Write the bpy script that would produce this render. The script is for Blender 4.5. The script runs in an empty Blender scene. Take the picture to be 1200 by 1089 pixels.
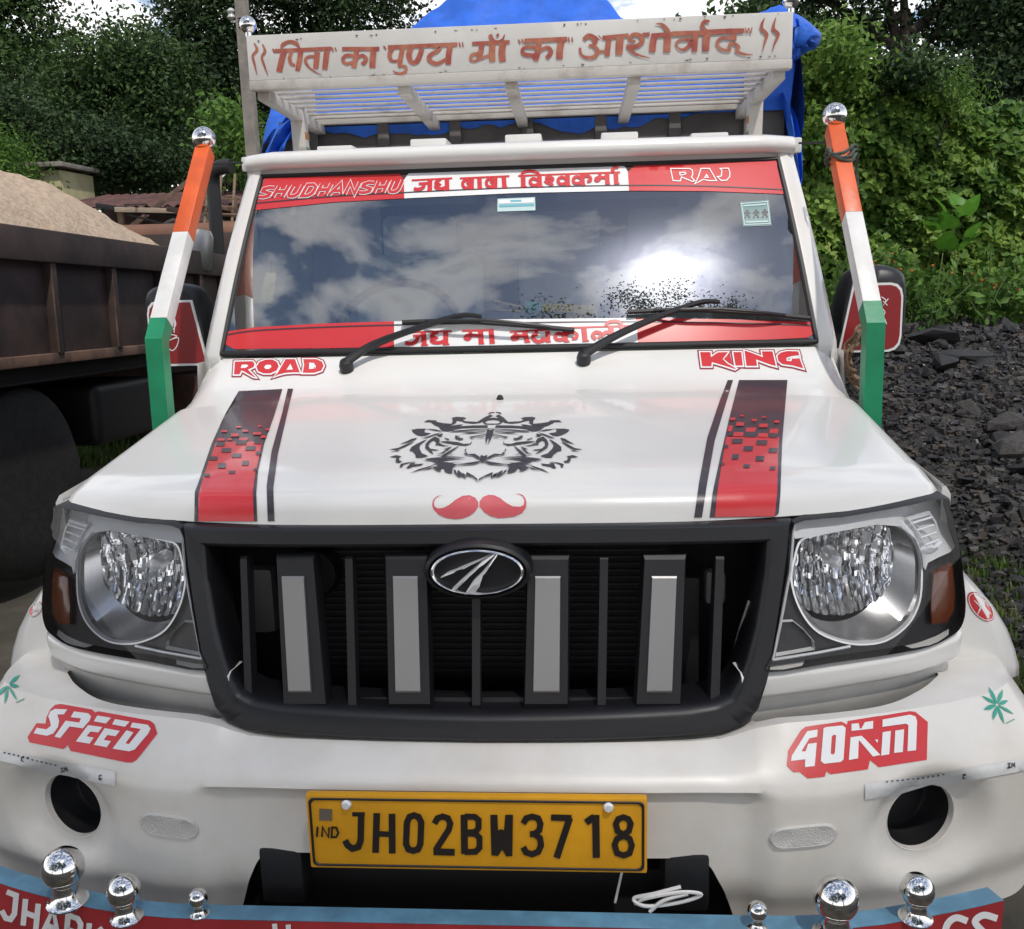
import bpy, bmesh, math, random
import numpy as np
from mathutils import Vector, Matrix, geometry
from mathutils.bvhtree import BVHTree
PI = math.pi
scene = bpy.context.scene
COL = scene.collection

# ------------------------------------------------------------------ camera
W, H = 1200, 1089
CAM = Vector((0.1571, -1.2559, 1.4150)); PITCH, YAW, ROLL, FPX = 0.203237, -0.070499, -0.026628, 1117.03
_f = Vector((math.sin(YAW)*math.cos(PITCH), math.cos(YAW)*math.cos(PITCH), -math.sin(PITCH)))
_r0 = Vector((math.cos(YAW), -math.sin(YAW), 0)); _u0 = _r0.cross(_f)
_r = _r0*math.cos(ROLL) + _u0*math.sin(ROLL); _u = -_r0*math.sin(ROLL) + _u0*math.cos(ROLL)
cd = bpy.data.cameras.new('camera'); cam = bpy.data.objects.new('camera', cd); COL.objects.link(cam)
M = Matrix((_r, _u, -_f)).transposed().to_4x4(); M.translation = CAM
cam.matrix_world = M
cd.sensor_fit = 'HORIZONTAL'; cd.sensor_width = 36; cd.lens = 36*FPX/W
cd.clip_start = .05; cd.clip_end = 2000
scene.camera = cam

# ------------------------------------------------------------------ light
SUN = Vector((0.221, -0.422, 0.879)).normalized()       # direction towards the sun
SUN_EL = math.asin(SUN.z); SUN_AZ = math.atan2(SUN.x, SUN.y)
world = bpy.data.worlds.new('World'); scene.world = world; world.use_nodes = True
nt = world.node_tree; nt.nodes.clear()
def wn(t, **k):
    n = nt.nodes.new(t)
    for a, v in k.items(): setattr(n, a, v)
    return n
sky = wn('ShaderNodeTexSky', sky_type='NISHITA', sun_disc=False, sun_elevation=SUN_EL, sun_rotation=SUN_AZ,
         altitude=300, air_density=1.0, dust_density=.5, ozone_density=1.0)
geo = wn('ShaderNodeTexCoord'); sep = wn('ShaderNodeSeparateXYZ'); nt.links.new(geo.outputs['Generated'], sep.inputs[0])
mz = wn('ShaderNodeMath', operation='MAXIMUM'); nt.links.new(sep.outputs['Z'], mz.inputs[0]); mz.inputs[1].default_value = .06
az = wn('ShaderNodeMath', operation='ADD'); nt.links.new(mz.outputs[0], az.inputs[0]); az.inputs[1].default_value = .12
dx = wn('ShaderNodeMath', operation='DIVIDE'); nt.links.new(sep.outputs['X'], dx.inputs[0]); nt.links.new(az.outputs[0], dx.inputs[1])
dy = wn('ShaderNodeMath', operation='DIVIDE'); nt.links.new(sep.outputs['Y'], dy.inputs[0]); nt.links.new(az.outputs[0], dy.inputs[1])
cmb = wn('ShaderNodeCombineXYZ'); nt.links.new(dx.outputs[0], cmb.inputs[0]); nt.links.new(dy.outputs[0], cmb.inputs[1])
cl = wn('ShaderNodeTexNoise'); cl.inputs['Scale'].default_value = 4.2; cl.inputs['Detail'].default_value = 6; cl.inputs['Roughness'].default_value = .55; cl.inputs['Distortion'].default_value = .25
mp = wn('ShaderNodeMapping'); mp.inputs['Location'].default_value = (0.4, 9.1, 2.6)
nt.links.new(cmb.outputs[0], mp.inputs[0]); nt.links.new(mp.outputs[0], cl.inputs['Vector'])
hz_ = wn('ShaderNodeMapRange'); nt.links.new(mz.outputs[0], hz_.inputs[0]); hz_.inputs[1].default_value = .10; hz_.inputs[2].default_value = .62; hz_.inputs[3].default_value = .17; hz_.inputs[4].default_value = 0
cf_ = wn('ShaderNodeMath', operation='ADD'); nt.links.new(cl.outputs['Fac'], cf_.inputs[0]); nt.links.new(hz_.outputs[0], cf_.inputs[1])
ramp = wn('ShaderNodeValToRGB'); nt.links.new(cf_.outputs[0], ramp.inputs[0])
ramp.color_ramp.elements[0].position = .475; ramp.color_ramp.elements[0].color = (0, 0, 0, 1)
ramp.color_ramp.elements[1].position = .63; ramp.color_ramp.elements[1].color = (1, 1, 1, 1)
cc = wn('ShaderNodeValToRGB'); nt.links.new(cl.outputs['Fac'], cc.inputs[0])           # thin cloud bright, thick cloud greyer
cc.color_ramp.elements[0].position = .48; cc.color_ramp.elements[0].color = (12.5, 12.4, 12.4, 1)
cc.color_ramp.elements[1].position = .72; cc.color_ramp.elements[1].color = (5.0, 5.2, 5.8, 1)
dt_ = wn('ShaderNodeVectorMath', operation='DOT_PRODUCT'); nt.links.new(geo.outputs['Generated'], dt_.inputs[0]); dt_.inputs[1].default_value = SUN
au = wn('ShaderNodeMapRange'); nt.links.new(dt_.outputs['Value'], au.inputs[0]); au.inputs[1].default_value = .975; au.inputs[2].default_value = 1.0; au.inputs[3].default_value = 0; au.inputs[4].default_value = 1
ap = wn('ShaderNodeMath', operation='POWER'); nt.links.new(au.outputs[0], ap.inputs[0]); ap.inputs[1].default_value = 3.0       # thin cloud lit up round the sun
am_ = wn('ShaderNodeMath', operation='MULTIPLY_ADD'); nt.links.new(ap.outputs[0], am_.inputs[0]); am_.inputs[1].default_value = 3.6; am_.inputs[2].default_value = 1.0
mix = wn('ShaderNodeMix', data_type='RGBA'); nt.links.new(ramp.outputs['Color'], mix.inputs[0])
nt.links.new(sky.outputs[0], mix.inputs[6]); nt.links.new(cc.outputs['Color'], mix.inputs[7])
cs = wn('ShaderNodeVectorMath', operation='SCALE'); nt.links.new(mix.outputs[2], cs.inputs[0]); nt.links.new(am_.outputs[0], cs.inputs['Scale'])
bg = wn('ShaderNodeBackground'); bg.inputs['Strength'].default_value = .10
wo = wn('ShaderNodeOutputWorld'); nt.links.new(cs.outputs[0], bg.inputs['Color']); nt.links.new(bg.outputs[0], wo.inputs[0])
sl = bpy.data.lights.new('sun', 'SUN'); sl.energy = 2.0; sl.angle = math.radians(1.6); sl.color = (1, .95, .87)
so = bpy.data.objects.new('sun', sl); COL.objects.link(so); so.rotation_euler = SUN.to_track_quat('Z', 'Y').to_euler(); so.location = (0, -6, 14)
scene.view_settings.view_transform = 'Standard'; scene.view_settings.look = 'None'
scene.view_settings.exposure = 0.42; scene.view_settings.gamma = 1; scene.view_settings.use_curve_mapping = False

# ------------------------------------------------------------------ pixel helpers (a pixel gives a direction only)
def ray(px, py):
    return (_f + _r*((px - W/2)/FPX) + _u*((H/2 - py)/FPX))
def at(px, py, **k):
    d = ray(px, py); (a, v), = k.items(); i = 'xyz'.index(a)
    return CAM + d*((v - CAM[i])/d[i])
def at_surf(px, py, fy):
    """point where the pixel's ray meets the surface y = fy(x, z)"""
    d = ray(px, py); t0, t1 = .6, 4.5
    g = lambda t: (CAM + d*t).y - fy((CAM + d*t).x, (CAM + d*t).z)
    n = 60; prev = t0
    for i in range(1, n+1):
        t = t0 + (t1-t0)*i/n
        if g(t) >= 0:
            a, b = prev, t
            for _ in range(30):
                m = (a+b)/2
                if g(m) >= 0: b = m
                else: a = m
            return CAM + d*b
        prev = t
    return CAM + d*t1
def Z(x0, y0, s, pts): return [(x0 + p[0]*s, y0 + p[1]*s) for p in pts]

# ------------------------------------------------------------------ materials
def mat(name, col, rough=.5, metal=0., var=0., vscale=6., bump=0., bscale=60., coat=0., col2=None, spec=.5, detail=6., rvar=0., trans=0., c2pos=(.42, .62), stretch=None):
    m = bpy.data.materials.new(name); m.use_nodes = True; t = m.node_tree; b = t.nodes['Principled BSDF']
    b.inputs['Base Color'].default_value = (*col, 1); b.inputs['Roughness'].default_value = rough; b.inputs['Metallic'].default_value = metal
    b.inputs['Specular IOR Level'].default_value = spec
    if coat: b.inputs['Coat Weight'].default_value = coat; b.inputs['Coat Roughness'].default_value = .06
    if trans: b.inputs['Transmission Weight'].default_value = trans
    tc = t.nodes.new('ShaderNodeTexCoord'); vec = tc.outputs['Object']
    if stretch:
        mpn = t.nodes.new('ShaderNodeMapping'); mpn.inputs['Scale'].default_value = stretch; t.links.new(vec, mpn.inputs[0]); vec = mpn.outputs[0]
    if var or col2 or rvar:
        n = t.nodes.new('ShaderNodeTexNoise'); n.inputs['Scale'].default_value = vscale; n.inputs['Detail'].default_value = detail; n.inputs['Roughness'].default_value = .62
        t.links.new(vec, n.inputs['Vector'])
        if var or col2:
            r = t.nodes.new('ShaderNodeValToRGB'); t.links.new(n.outputs['Fac'], r.inputs[0])
            e = r.color_ramp.elements; e[0].position, e[1].position = c2pos
            c2 = col2 if col2 else tuple(c*(1-var) for c in col)
            e[0].color = (*c2, 1); e[1].color = (*col, 1)
            t.links.new(r.outputs['Color'], b.inputs['Base Color'])
        if rvar:
            mr = t.nodes.new('ShaderNodeMapRange'); t.links.new(n.outputs['Fac'], mr.inputs[0])
            mr.inputs[1].default_value = .35; mr.inputs[2].default_value = .65; mr.inputs[3].default_value = max(0, rough-rvar); mr.inputs[4].default_value = min(1, rough+rvar)
            t.links.new(mr.outputs[0], b.inputs['Roughness'])
    if bump:
        n2 = t.nodes.new('ShaderNodeTexNoise'); n2.inputs['Scale'].default_value = bscale; n2.inputs['Detail'].default_value = 5
        t.links.new(vec, n2.inputs['Vector'])
        bp = t.nodes.new('ShaderNodeBump'); bp.inputs['Strength'].default_value = bump; bp.inputs['Distance'].default_value = .01
        t.links.new(n2.outputs['Fac'], bp.inputs['Height']); t.links.new(bp.outputs[0], b.inputs['Normal'])
    return m
def leafmat(name, c1, c2, rough=.5, tr=.35, c3=None, vscale=1.2):
    """leaf: diffuse/gloss front, some light let through; colour varies from leaf cluster to leaf cluster and leaf to leaf"""
    m = bpy.data.materials.new(name); m.use_nodes = True; t = m.node_tree; b = t.nodes['Principled BSDF']
    tc = t.nodes.new('ShaderNodeTexCoord'); n = t.nodes.new('ShaderNodeTexNoise'); n.inputs['Scale'].default_value = vscale; n.inputs['Detail'].default_value = 3
    t.links.new(tc.outputs['Object'], n.inputs['Vector'])
    at_ = t.nodes.new('ShaderNodeAttribute'); at_.attribute_name = 'rnd'
    ad = t.nodes.new('ShaderNodeMath'); ad.operation = 'MULTIPLY_ADD'; t.links.new(at_.outputs['Fac'], ad.inputs[0]); ad.inputs[1].default_value = .45
    sb = t.nodes.new('ShaderNodeMath'); sb.operation = 'SUBTRACT'; t.links.new(n.outputs['Fac'], sb.inputs[0]); sb.inputs[1].default_value = .22
    t.links.new(sb.outputs[0], ad.inputs[2])
    r = t.nodes.new('ShaderNodeValToRGB'); t.links.new(ad.outputs[0], r.inputs[0])
    e = r.color_ramp.elements; e[0].position = .25; e[0].color = (*c1, 1); e[1].position = .72; e[1].color = (*c2, 1)
    if c3: x = e.new(.9); x.color = (*c3, 1)
    t.links.new(r.outputs['Color'], b.inputs['Base Color']); b.inputs['Roughness'].default_value = rough; b.inputs['Specular IOR Level'].default_value = .18
    tl = t.nodes.new('ShaderNodeBsdfTranslucent'); t.links.new(r.outputs['Color'], tl.inputs['Color'])
    mx = t.nodes.new('ShaderNodeMixShader'); mx.inputs[0].default_value = tr
    t.links.new(b.outputs[0], mx.inputs[1]); t.links.new(tl.outputs[0], mx.inputs[2])
    t.links.new(mx.outputs[0], t.nodes['Material Output'].inputs[0])
    return m
def glassmat(name, tint, ior=1.5, boost=0., rough=0., bump=0.):
    m = bpy.data.materials.new(name); m.use_nodes = True; t = m.node_tree; t.nodes.remove(t.nodes['Principled BSDF'])
    tr = t.nodes.new('ShaderNodeBsdfTransparent'); tr.inputs[0].default_value = (*tint, 1)
    gl = t.nodes.new('ShaderNodeBsdfGlossy'); gl.inputs['Color'].default_value = (1, 1, 1, 1); gl.inputs['Roughness'].default_value = rough
    fr = t.nodes.new('ShaderNodeFresnel'); fr.inputs['IOR'].default_value = ior
    if bump:
        tc = t.nodes.new('ShaderNodeTexCoord'); n2 = t.nodes.new('ShaderNodeTexNoise'); n2.inputs['Scale'].default_value = 3; n2.inputs['Detail'].default_value = 2
        t.links.new(tc.outputs['Object'], n2.inputs['Vector']); bp = t.nodes.new('ShaderNodeBump'); bp.inputs['Strength'].default_value = bump; bp.inputs['Distance'].default_value = .01
        t.links.new(n2.outputs['Fac'], bp.inputs['Height']); t.links.new(bp.outputs[0], gl.inputs['Normal'])
    a = t.nodes.new('ShaderNodeMath'); a.operation = 'ADD'; a.use_clamp = True; a.inputs[1].default_value = boost; t.links.new(fr.outputs[0], a.inputs[0])
    mx = t.nodes.new('ShaderNodeMixShader'); t.links.new(a.outputs[0], mx.inputs[0]); t.links.new(tr.outputs[0], mx.inputs[1]); t.links.new(gl.outputs[0], mx.inputs[2])
    t.links.new(mx.outputs[0], t.nodes['Material Output'].inputs[0])
    return m

MT = {}
MT['white'] = mat('white_paint', (.76, .745, .715), .3, var=.025, vscale=3, coat=.6, bump=.10, bscale=2.6)
MT['bumper'] = mat('bumper_paint', (.74, .715, .675), .36, col2=(.64, .60, .54), vscale=3.2, coat=.25, detail=10, c2pos=(.36, .56))
MT['under'] = mat('grey_panel', (.56, .54, .51), .45, var=.15, vscale=8)
MT['red'] = mat('red_vinyl', (.62, .035, .04), .28, coat=.25, var=.06, vscale=5)
MT['redpink'] = mat('faded_red_vinyl', (.62, .10, .12), .4, var=.06, vscale=9)
MT['darkred'] = mat('dark_red_vinyl', (.30, .03, .045), .35)
MT['dark'] = mat('charcoal_vinyl', (.045, .035, .045), .3, coat=.2)
MT['wvinyl'] = mat('white_vinyl', (.78, .78, .78), .35)
MT['ink'] = mat('tiger_ink_vinyl', (.035, .034, .045), .4)
MT['plastic'] = mat('black_plastic', (.0085, .0085, .011), .42, bump=.06, bscale=700, rvar=.05, vscale=4)
MT['plasticg'] = mat('dark_grey_plastic', (.012, .012, .014), .5)
MT['void'] = mat('engine_bay_black', (.010, .010, .011), .8)
MT['fins'] = mat('radiator_grey', (.018, .018, .02), .6)
MT['rubber'] = mat('black_rubber', (.014, .014, .015), .55)
MT['tyre'] = mat('tyre_rubber', (.022, .021, .02), .8, var=.4, vscale=20, bump=.3, bscale=90)
MT['silver'] = mat('silver_insert', (.28, .275, .27), .34, metal=.7)
MT['chrome'] = mat('chrome', (.80, .79, .77), .07, metal=1., rvar=.05, vscale=14)
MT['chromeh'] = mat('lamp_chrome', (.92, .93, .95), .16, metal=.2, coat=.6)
MT['bowl'] = mat('lamp_bowl_satin', (.52, .52, .53), .24, metal=.85)
MT['amber'] = mat('amber_lens', (.15, .036, .010), .2, coat=.5)
MT['glass'] = glassmat('windshield_glass', (.66, .70, .71), 1.6, .20, .004)
MT['sglass'] = glassmat('side_glass', (.45, .5, .5), 1.5, .02)
MT['lens'] = glassmat('lamp_lens', (.98, .98, .985), 1.28, .0)
MT['plate'] = mat('plate_yellow', (.78, .37, .014), .42, var=.12, vscale=9, bump=.03, bscale=400)
MT['pblack'] = mat('plate_black', (.018, .014, .012), .45)
MT['reflector'] = mat('clear_reflector', (.62, .60, .57), .25, bump=.5, bscale=500, coat=.4)
MT['tape'] = mat('reflective_tape', (.70, .70, .69), .35, var=.12, vscale=120, c2pos=(.3, .7))
MT['board'] = mat('board_paint', (.70, .68, .645), .55, var=.10, vscale=5, bump=.04, bscale=40)
MT['boardg'] = mat('weathered_board_paint', (.56, .53, .49), .6, col2=(.34, .29, .25), vscale=7, c2pos=(.3, .48), bump=.08, bscale=50)
MT['letter'] = mat('painted_letter', (.34, .058, .05), .55, col2=(.46, .17, .10), vscale=22, c2pos=(.38, .66))
MT['tarp'] = mat('blue_tarp', (.030, .155, .72), .55, var=.25, vscale=8, bump=.45, bscale=22, spec=.3)
MT['orange'] = mat('saffron_paint', (.78, .12, .02), .45, var=.22, vscale=7, detail=10, rvar=.1, bump=.05, bscale=60)
MT['polew'] = mat('pole_white_paint', (.74, .73, .71), .4, var=.14, vscale=8, detail=10, bump=.05, bscale=60)
MT['green'] = mat('green_paint', (.004, .24, .105), .38, var=.25, vscale=8, detail=10, rvar=.1, bump=.05, bscale=60)
MT['blue'] = mat('sky_blue_paint', (.13, .30, .44), .5, var=.3, vscale=14)
MT['stripred'] = mat('strip_red_paint', (.40, .03, .035), .5, var=.2, vscale=14)
MT['mirror_red'] = mat('mirror_red_vinyl', (.26, .016, .018), .35, coat=.2)
MT['seat'] = mat('seat_cover', (.70, .75, .77), .8, var=.1, vscale=12)
MT['dash'] = mat('dashboard_grey', (.10, .10, .10), .7)
MT['teal'] = mat('teal_vinyl', (.02, .33, .24), .4)
MT['leafprint'] = MT['teal']
MT['cream'] = mat('cream_sticker', (.62, .60, .34), .6, var=.2, vscale=40)
MT['straw'] = mat('straw', (.45, .36, .12), .8, var=.3, vscale=60)
MT['palegreen'] = mat('pale_teal_sticker', (.46, .62, .62), .5)
MT['rope'] = mat('rope_brown', (.22, .14, .09), .9, var=.4, vscale=80)
MT['wire'] = mat('white_wire', (.65, .64, .62), .5)

# ------------------------------------------------------------------ mesh helpers
def link_mesh(name, verts, faces, m, parent=None, smooth=True, angle=40, kind=None, out=None):
    me = bpy.data.meshes.new(name); me.from_pydata([tuple(v) for v in verts], [], faces); me.update()
    bm = bmesh.new(); bm.from_mesh(me); bmesh.ops.recalc_face_normals(bm, faces=bm.faces)
    if out is not None:
        o_ = Vector(out)
        if sum((f.normal.dot(o_)*f.calc_area() for f in bm.faces)) < 0: bmesh.ops.reverse_faces(bm, faces=bm.faces)
    bm.to_mesh(me); bm.free()
    return fin(name, me, m, parent, smooth, angle, kind)
def fin(name, me, m, parent=None, smooth=True, angle=40, kind=None):
    if isinstance(m, str): m = MT[m]
    if m is not None: me.materials.append(m)
    if smooth:
        me.shade_smooth(); me.set_sharp_from_angle(angle=math.radians(angle))
    o = bpy.data.objects.new(name, me); COL.objects.link(o)
    if parent is not None: o.parent = parent
    if kind: o['kind'] = kind
    return o
class MB:
    def __init__(s): s.v = []; s.f = []
    def add(s, v, f):
        k = len(s.v); s.v += [tuple(x) for x in v]; s.f += [tuple(i+k for i in q) for q in f]; return s
    def build(s, name, m, parent=None, smooth=True, angle=40, kind=None, out=None): return link_mesh(name, s.v, s.f, m, parent, smooth, angle, kind, out)
    def box(s, c, size, bevel=0., R=None, seg=2):
        bm = bmesh.new(); bmesh.ops.create_cube(bm, size=1)
        for v in bm.verts: v.co = Vector((v.co.x*size[0], v.co.y*size[1], v.co.z*size[2]))
        if bevel: bmesh.ops.bevel(bm, geom=list(bm.edges), offset=bevel, segments=seg, affect='EDGES', profile=.6)
        bm.verts.index_update(); c = Vector(c)
        v = [(R @ w.co if R else w.co) + c for w in bm.verts]; f = [[w.index for w in q.verts] for q in bm.faces]; bm.free()
        return s.add(v, f)
    def bar(s, a, b, w, h, bevel=0., up=(0, 0, 1), ext=0.):
        a, b = Vector(a), Vector(b); d = (b-a); L = d.length; d.normalize(); u = Vector(up)
        x = d.cross(u)
        if x.length < 1e-4: x = d.cross(Vector((1, 0, 0)))
        x.normalize(); u = x.cross(d).normalized()
        R = Matrix((x, d, u)).transposed()
        return s.box((a+b)/2, (w, L+2*ext, h), bevel, R)
    def tube(s, path, r, seg=10, cap=True):
        P = [Vector(p) for p in path]; n = len(P); rr = r if hasattr(r, '__len__') else [r]*n
        t0 = (P[1]-P[0]).normalized(); ref = Vector((0, 0, 1)) if abs(t0.z) < .9 else Vector((1, 0, 0))
        nx = t0.cross(ref).normalized(); vs = []
        for i in range(n):
            t = (P[min(i+1, n-1)] - P[max(i-1, 0)]).normalized()
            nx = (nx - t*nx.dot(t)).normalized(); b = t.cross(nx)
            for k in range(seg):
                a = 2*PI*k/seg; vs.append(P[i] + (nx*math.cos(a) + b*math.sin(a))*rr[i])
        fs = [(i*seg+k, i*seg+(k+1) % seg, (i+1)*seg+(k+1) % seg, (i+1)*seg+k) for i in range(n-1) for k in range(seg)]
        if cap: fs += [tuple(range(seg)), tuple(range((n-1)*seg, n*seg))]
        return s.add(vs, fs)
    def lathe(s, prof, origin, axis=(0, 0, 1), seg=24):
        ax = Vector(axis).normalized(); ref = Vector((1, 0, 0)) if abs(ax.x) < .9 else Vector((0, 1, 0))
        u = ax.cross(ref).normalized(); w = ax.cross(u); o = Vector(origin); vs = []
        for (r, h) in prof:
            for k in range(seg):
                a = 2*PI*k/seg; vs.append(o + ax*h + (u*math.cos(a) + w*math.sin(a))*max(r, 1e-5))
        n = len(prof)
        fs = [(i*seg+k, i*seg+(k+1) % seg, (i+1)*seg+(k+1) % seg, (i+1)*seg+k) for i in range(n-1) for k in range(seg)]
        fs += [tuple(range(seg)), tuple(range((n-1)*seg, n*seg))]
        return s.add(vs, fs)
    def loft(s, loops, closed=True, cap=False):
        n = len(loops[0]); vs = [p for L in loops for p in L]
        m = n if closed else n-1
        fs = [(i*n+k, i*n+(k+1) % n, (i+1)*n+(k+1) % n, (i+1)*n+k) for i in range(len(loops)-1) for k in range(m)]
        if cap: fs += [tuple(range(n)), tuple(range((len(loops)-1)*n, len(loops)*n))]
        return s.add(vs, fs)
def grid_mesh(nu, nv, fn):
    vs = [fn(i/(nu-1), j/(nv-1)) for j in range(nv) for i in range(nu)]
    fs = [(j*nu+i, j*nu+i+1, (j+1)*nu+i+1, (j+1)*nu+i) for j in range(nv-1) for i in range(nu-1)]
    return vs, fs
def resample(pts, n, closed=True):
    P = [Vector(p) for p in pts]
    if closed: P = P + [P[0]]
    L = [0.]
    for a, b in zip(P, P[1:]): L.append(L[-1] + (b-a).length)
    out = []; m = n if closed else n-1; j = 0
    for i in range(n):
        t = L[-1]*i/m
        while j < len(L)-2 and L[j+1] < t: j += 1
        k = (t-L[j])/max(L[j+1]-L[j], 1e-9); out.append(P[j].lerp(P[j+1], min(max(k, 0), 1)))
    return out
def crom(pts, n=6, closed=False):
    P = [Vector(p) for p in pts]; N = len(P); out = []
    rng = range(N if closed else N-1)
    for i in rng:
        p0 = P[(i-1) % N] if closed or i > 0 else P[i]; p1 = P[i]; p2 = P[(i+1) % N]; p3 = P[(i+2) % N] if closed or i+2 < N else P[(i+1) % N]
        for k in range(n):
            t = k/n
            out.append(.5*((2*p1) + (p2-p0)*t + (2*p0-5*p1+4*p2-p3)*t*t + (3*p1-p0-3*p2+p3)*t**3))
    if not closed: out.append(P[-1])
    return out
def inpoly(x, y, poly):
    c = False; j = len(poly)-1
    for i in range(len(poly)):
        xi, yi = poly[i][0], poly[i][1]; xj, yj = poly[j][0], poly[j][1]
        if (yi > y) != (yj > y) and x < (xj-xi)*(y-yi)/(yj-yi)+xi: c = not c
        j = i
    return c
def fill2d(polys, g=None):
    """triangulate polygons (outer and holes, even-odd) in 2D, with inner grid points at spacing g"""
    pts = []; edges = []
    for P in polys:
        if g:
            Q = []
            for i in range(len(P)):
                a = Vector(P[i][:2]); b = Vector(P[(i+1) % len(P)][:2]); k = max(1, int((b-a).length/g + .5))
                Q += [a.lerp(b, j/k) for j in range(k)]
        else: Q = [Vector(p[:2]) for p in P]
        s = len(pts); pts += Q; edges += [(s+i, s+(i+1) % len(Q)) for i in range(len(Q))]
    if g:
        xs = [p.x for p in pts]; ys = [p.y for p in pts]; bd = list(pts)
        BD = np.array([(p.x, p.y) for p in bd]); y = min(ys)+g*.5; row = 0
        while y < max(ys):
            x = min(xs)+g*(.5 if row % 2 else .95)
            while x < max(xs):
                if sum(inpoly(x, y, P) for P in polys) % 2 == 1 and np.min((BD[:, 0]-x)**2+(BD[:, 1]-y)**2) > (.45*g)**2: pts.append(Vector((x, y)))
                x += g
            y += g*.9; row += 1
    V, E, F, _, _, _ = geometry.delaunay_2d_cdt(pts, edges, [], 0, 1e-6)
    out = []
    for f in F:
        cx = sum(V[i].x for i in f)/len(f); cy = sum(V[i].y for i in f)/len(f)
        if sum(inpoly(cx, cy, P) for P in polys) % 2 == 1: out.append(tuple(f))
    return [Vector((p.x, p.y)) for p in V], out

# ------------------------------------------------------------------ stickers: flat print laid on a real surface
class Surf:
    def __init__(s, *objs):
        v = []; f = []
        for o in objs:
            k = len(v); v += [o.matrix_world @ x.co for x in o.data.vertices]; f += [[i+k for i in p.vertices] for p in o.data.polygons]
        s.t = BVHTree.FromPolygons(v, f)
    def hit(s, px, py, off, toward=None):
        for k in range(40):
            d = ray(px, py).normalized(); h = s.t.ray_cast(CAM, d)
            if h[0] is not None:
                n = h[1] if h[1].dot(d) < 0 else -h[1]
                return h[0] + n*off
            if toward is None: return None
            px += (toward[0]-px)*.03; py += (toward[1]-py)*.03
        return None
class Plane:
    def __init__(s, p, n): s.p = Vector(p); s.n = Vector(n).normalized()
    def hit(s, px, py, off, toward=None):
        d = ray(px, py); t = (s.p-CAM).dot(s.n)/d.dot(s.n); return CAM + d*t + s.n*off
def pfill(polys, surf, name, m, parent, off=.001, g=10):
    V, F = fill2d(polys, g); n = max(len(polys[0]), 1); c = (sum(p[0] for p in polys[0])/n, sum(p[1] for p in polys[0])/n)
    P = [surf.hit(v.x, v.y, off, c) or Vector((0, 0, -5)) for v in V]
    F = [f for f in F if all(P[i].z > -4 for i in f)]
    return link_mesh(name, P, F, m, parent, True, 60)
class Print:
    """several filled shapes and brush strokes collected into one printed mesh"""
    def __init__(s, surf, off=.001): s.s = surf; s.o = off; s.b = MB(); s.k = 0
    def fill(s, polys, g=None, off=0):
        V, F = fill2d(polys, g); n = len(polys[0]); c = (sum(p[0] for p in polys[0])/n, sum(p[1] for p in polys[0])/n)
        P = [s.s.hit(v.x, v.y, s.o+off+s.k*.00003, c) for v in V]; s.k += 1
        if any(p is None for p in P): return s
        s.b.add(P, F); return s
    def stroke(s, pts, w, smooth=True, off=0, closed=False, n=5):
        """ribbon along pts; w = width in px, a number or one per point"""
        ww = list(w) if hasattr(w, '__len__') else [w]*len(pts)
        if smooth and len(pts) > 2:
            Q = crom([(p[0], p[1], ww[i]) for i, p in enumerate(pts)], n, closed)
        else: Q = [Vector((p[0], p[1], ww[i])) for i, p in enumerate(pts)]
        N = len(Q); L = []; R = []
        for i in range(N):
            a = Q[i-1] if (i > 0 or closed) else Q[i]; b = Q[(i+1) % N] if (i < N-1 or closed) else Q[i]
            d1 = Vector((Q[i].x-a.x, Q[i].y-a.y)); d2 = Vector((b.x-Q[i].x, b.y-Q[i].y))
            if d1.length < 1e-6: d1 = d2
            if d2.length < 1e-6: d2 = d1
            d1.normalize(); d2.normalize(); t = (d1+d2)
            if t.length < 1e-3: t = d1
            t.normalize(); nn = Vector((-t.y, t.x)); k = 1/max(nn.dot(Vector((-d1.y, d1.x))), .5)
            h = Q[i].z/2*k; L.append((Q[i].x+nn.x*h, Q[i].y+nn.y*h)); R.append((Q[i].x-nn.x*h, Q[i].y-nn.y*h))
        o = s.o+off+s.k*.00003; s.k += 1
        A = [s.s.hit(*p, o) for p in L]; B = [s.s.hit(*p, o) for p in R]
        if any(p is None for p in A+B): return s
        m = N if closed else N-1
        s.b.add(A+B, [(i, (i+1) % N, N+(i+1) % N, N+i) for i in range(m)]); return s
    def build(s, name, m, parent, kind=None): return s.b.build(name, m, parent, True, 60, kind)
def quadmap(q):
    """unit square (u right, v down) to the pixel quad TL, TR, BR, BL"""
    def f(u, v):
        a = (q[0][0]+(q[1][0]-q[0][0])*u, q[0][1]+(q[1][1]-q[0][1])*u); b = (q[3][0]+(q[2][0]-q[3][0])*u, q[3][1]+(q[2][1]-q[3][1])*u)
        return (a[0]+(b[0]-a[0])*v, a[1]+(b[1]-a[1])*v)
    return f
def arc(cx, cy, rx, ry, a0, a1, n=10): return [(cx+rx*math.cos(math.radians(a0+(a1-a0)*i/n)), cy+ry*math.sin(math.radians(a0+(a1-a0)*i/n))) for i in range(n+1)]
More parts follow.
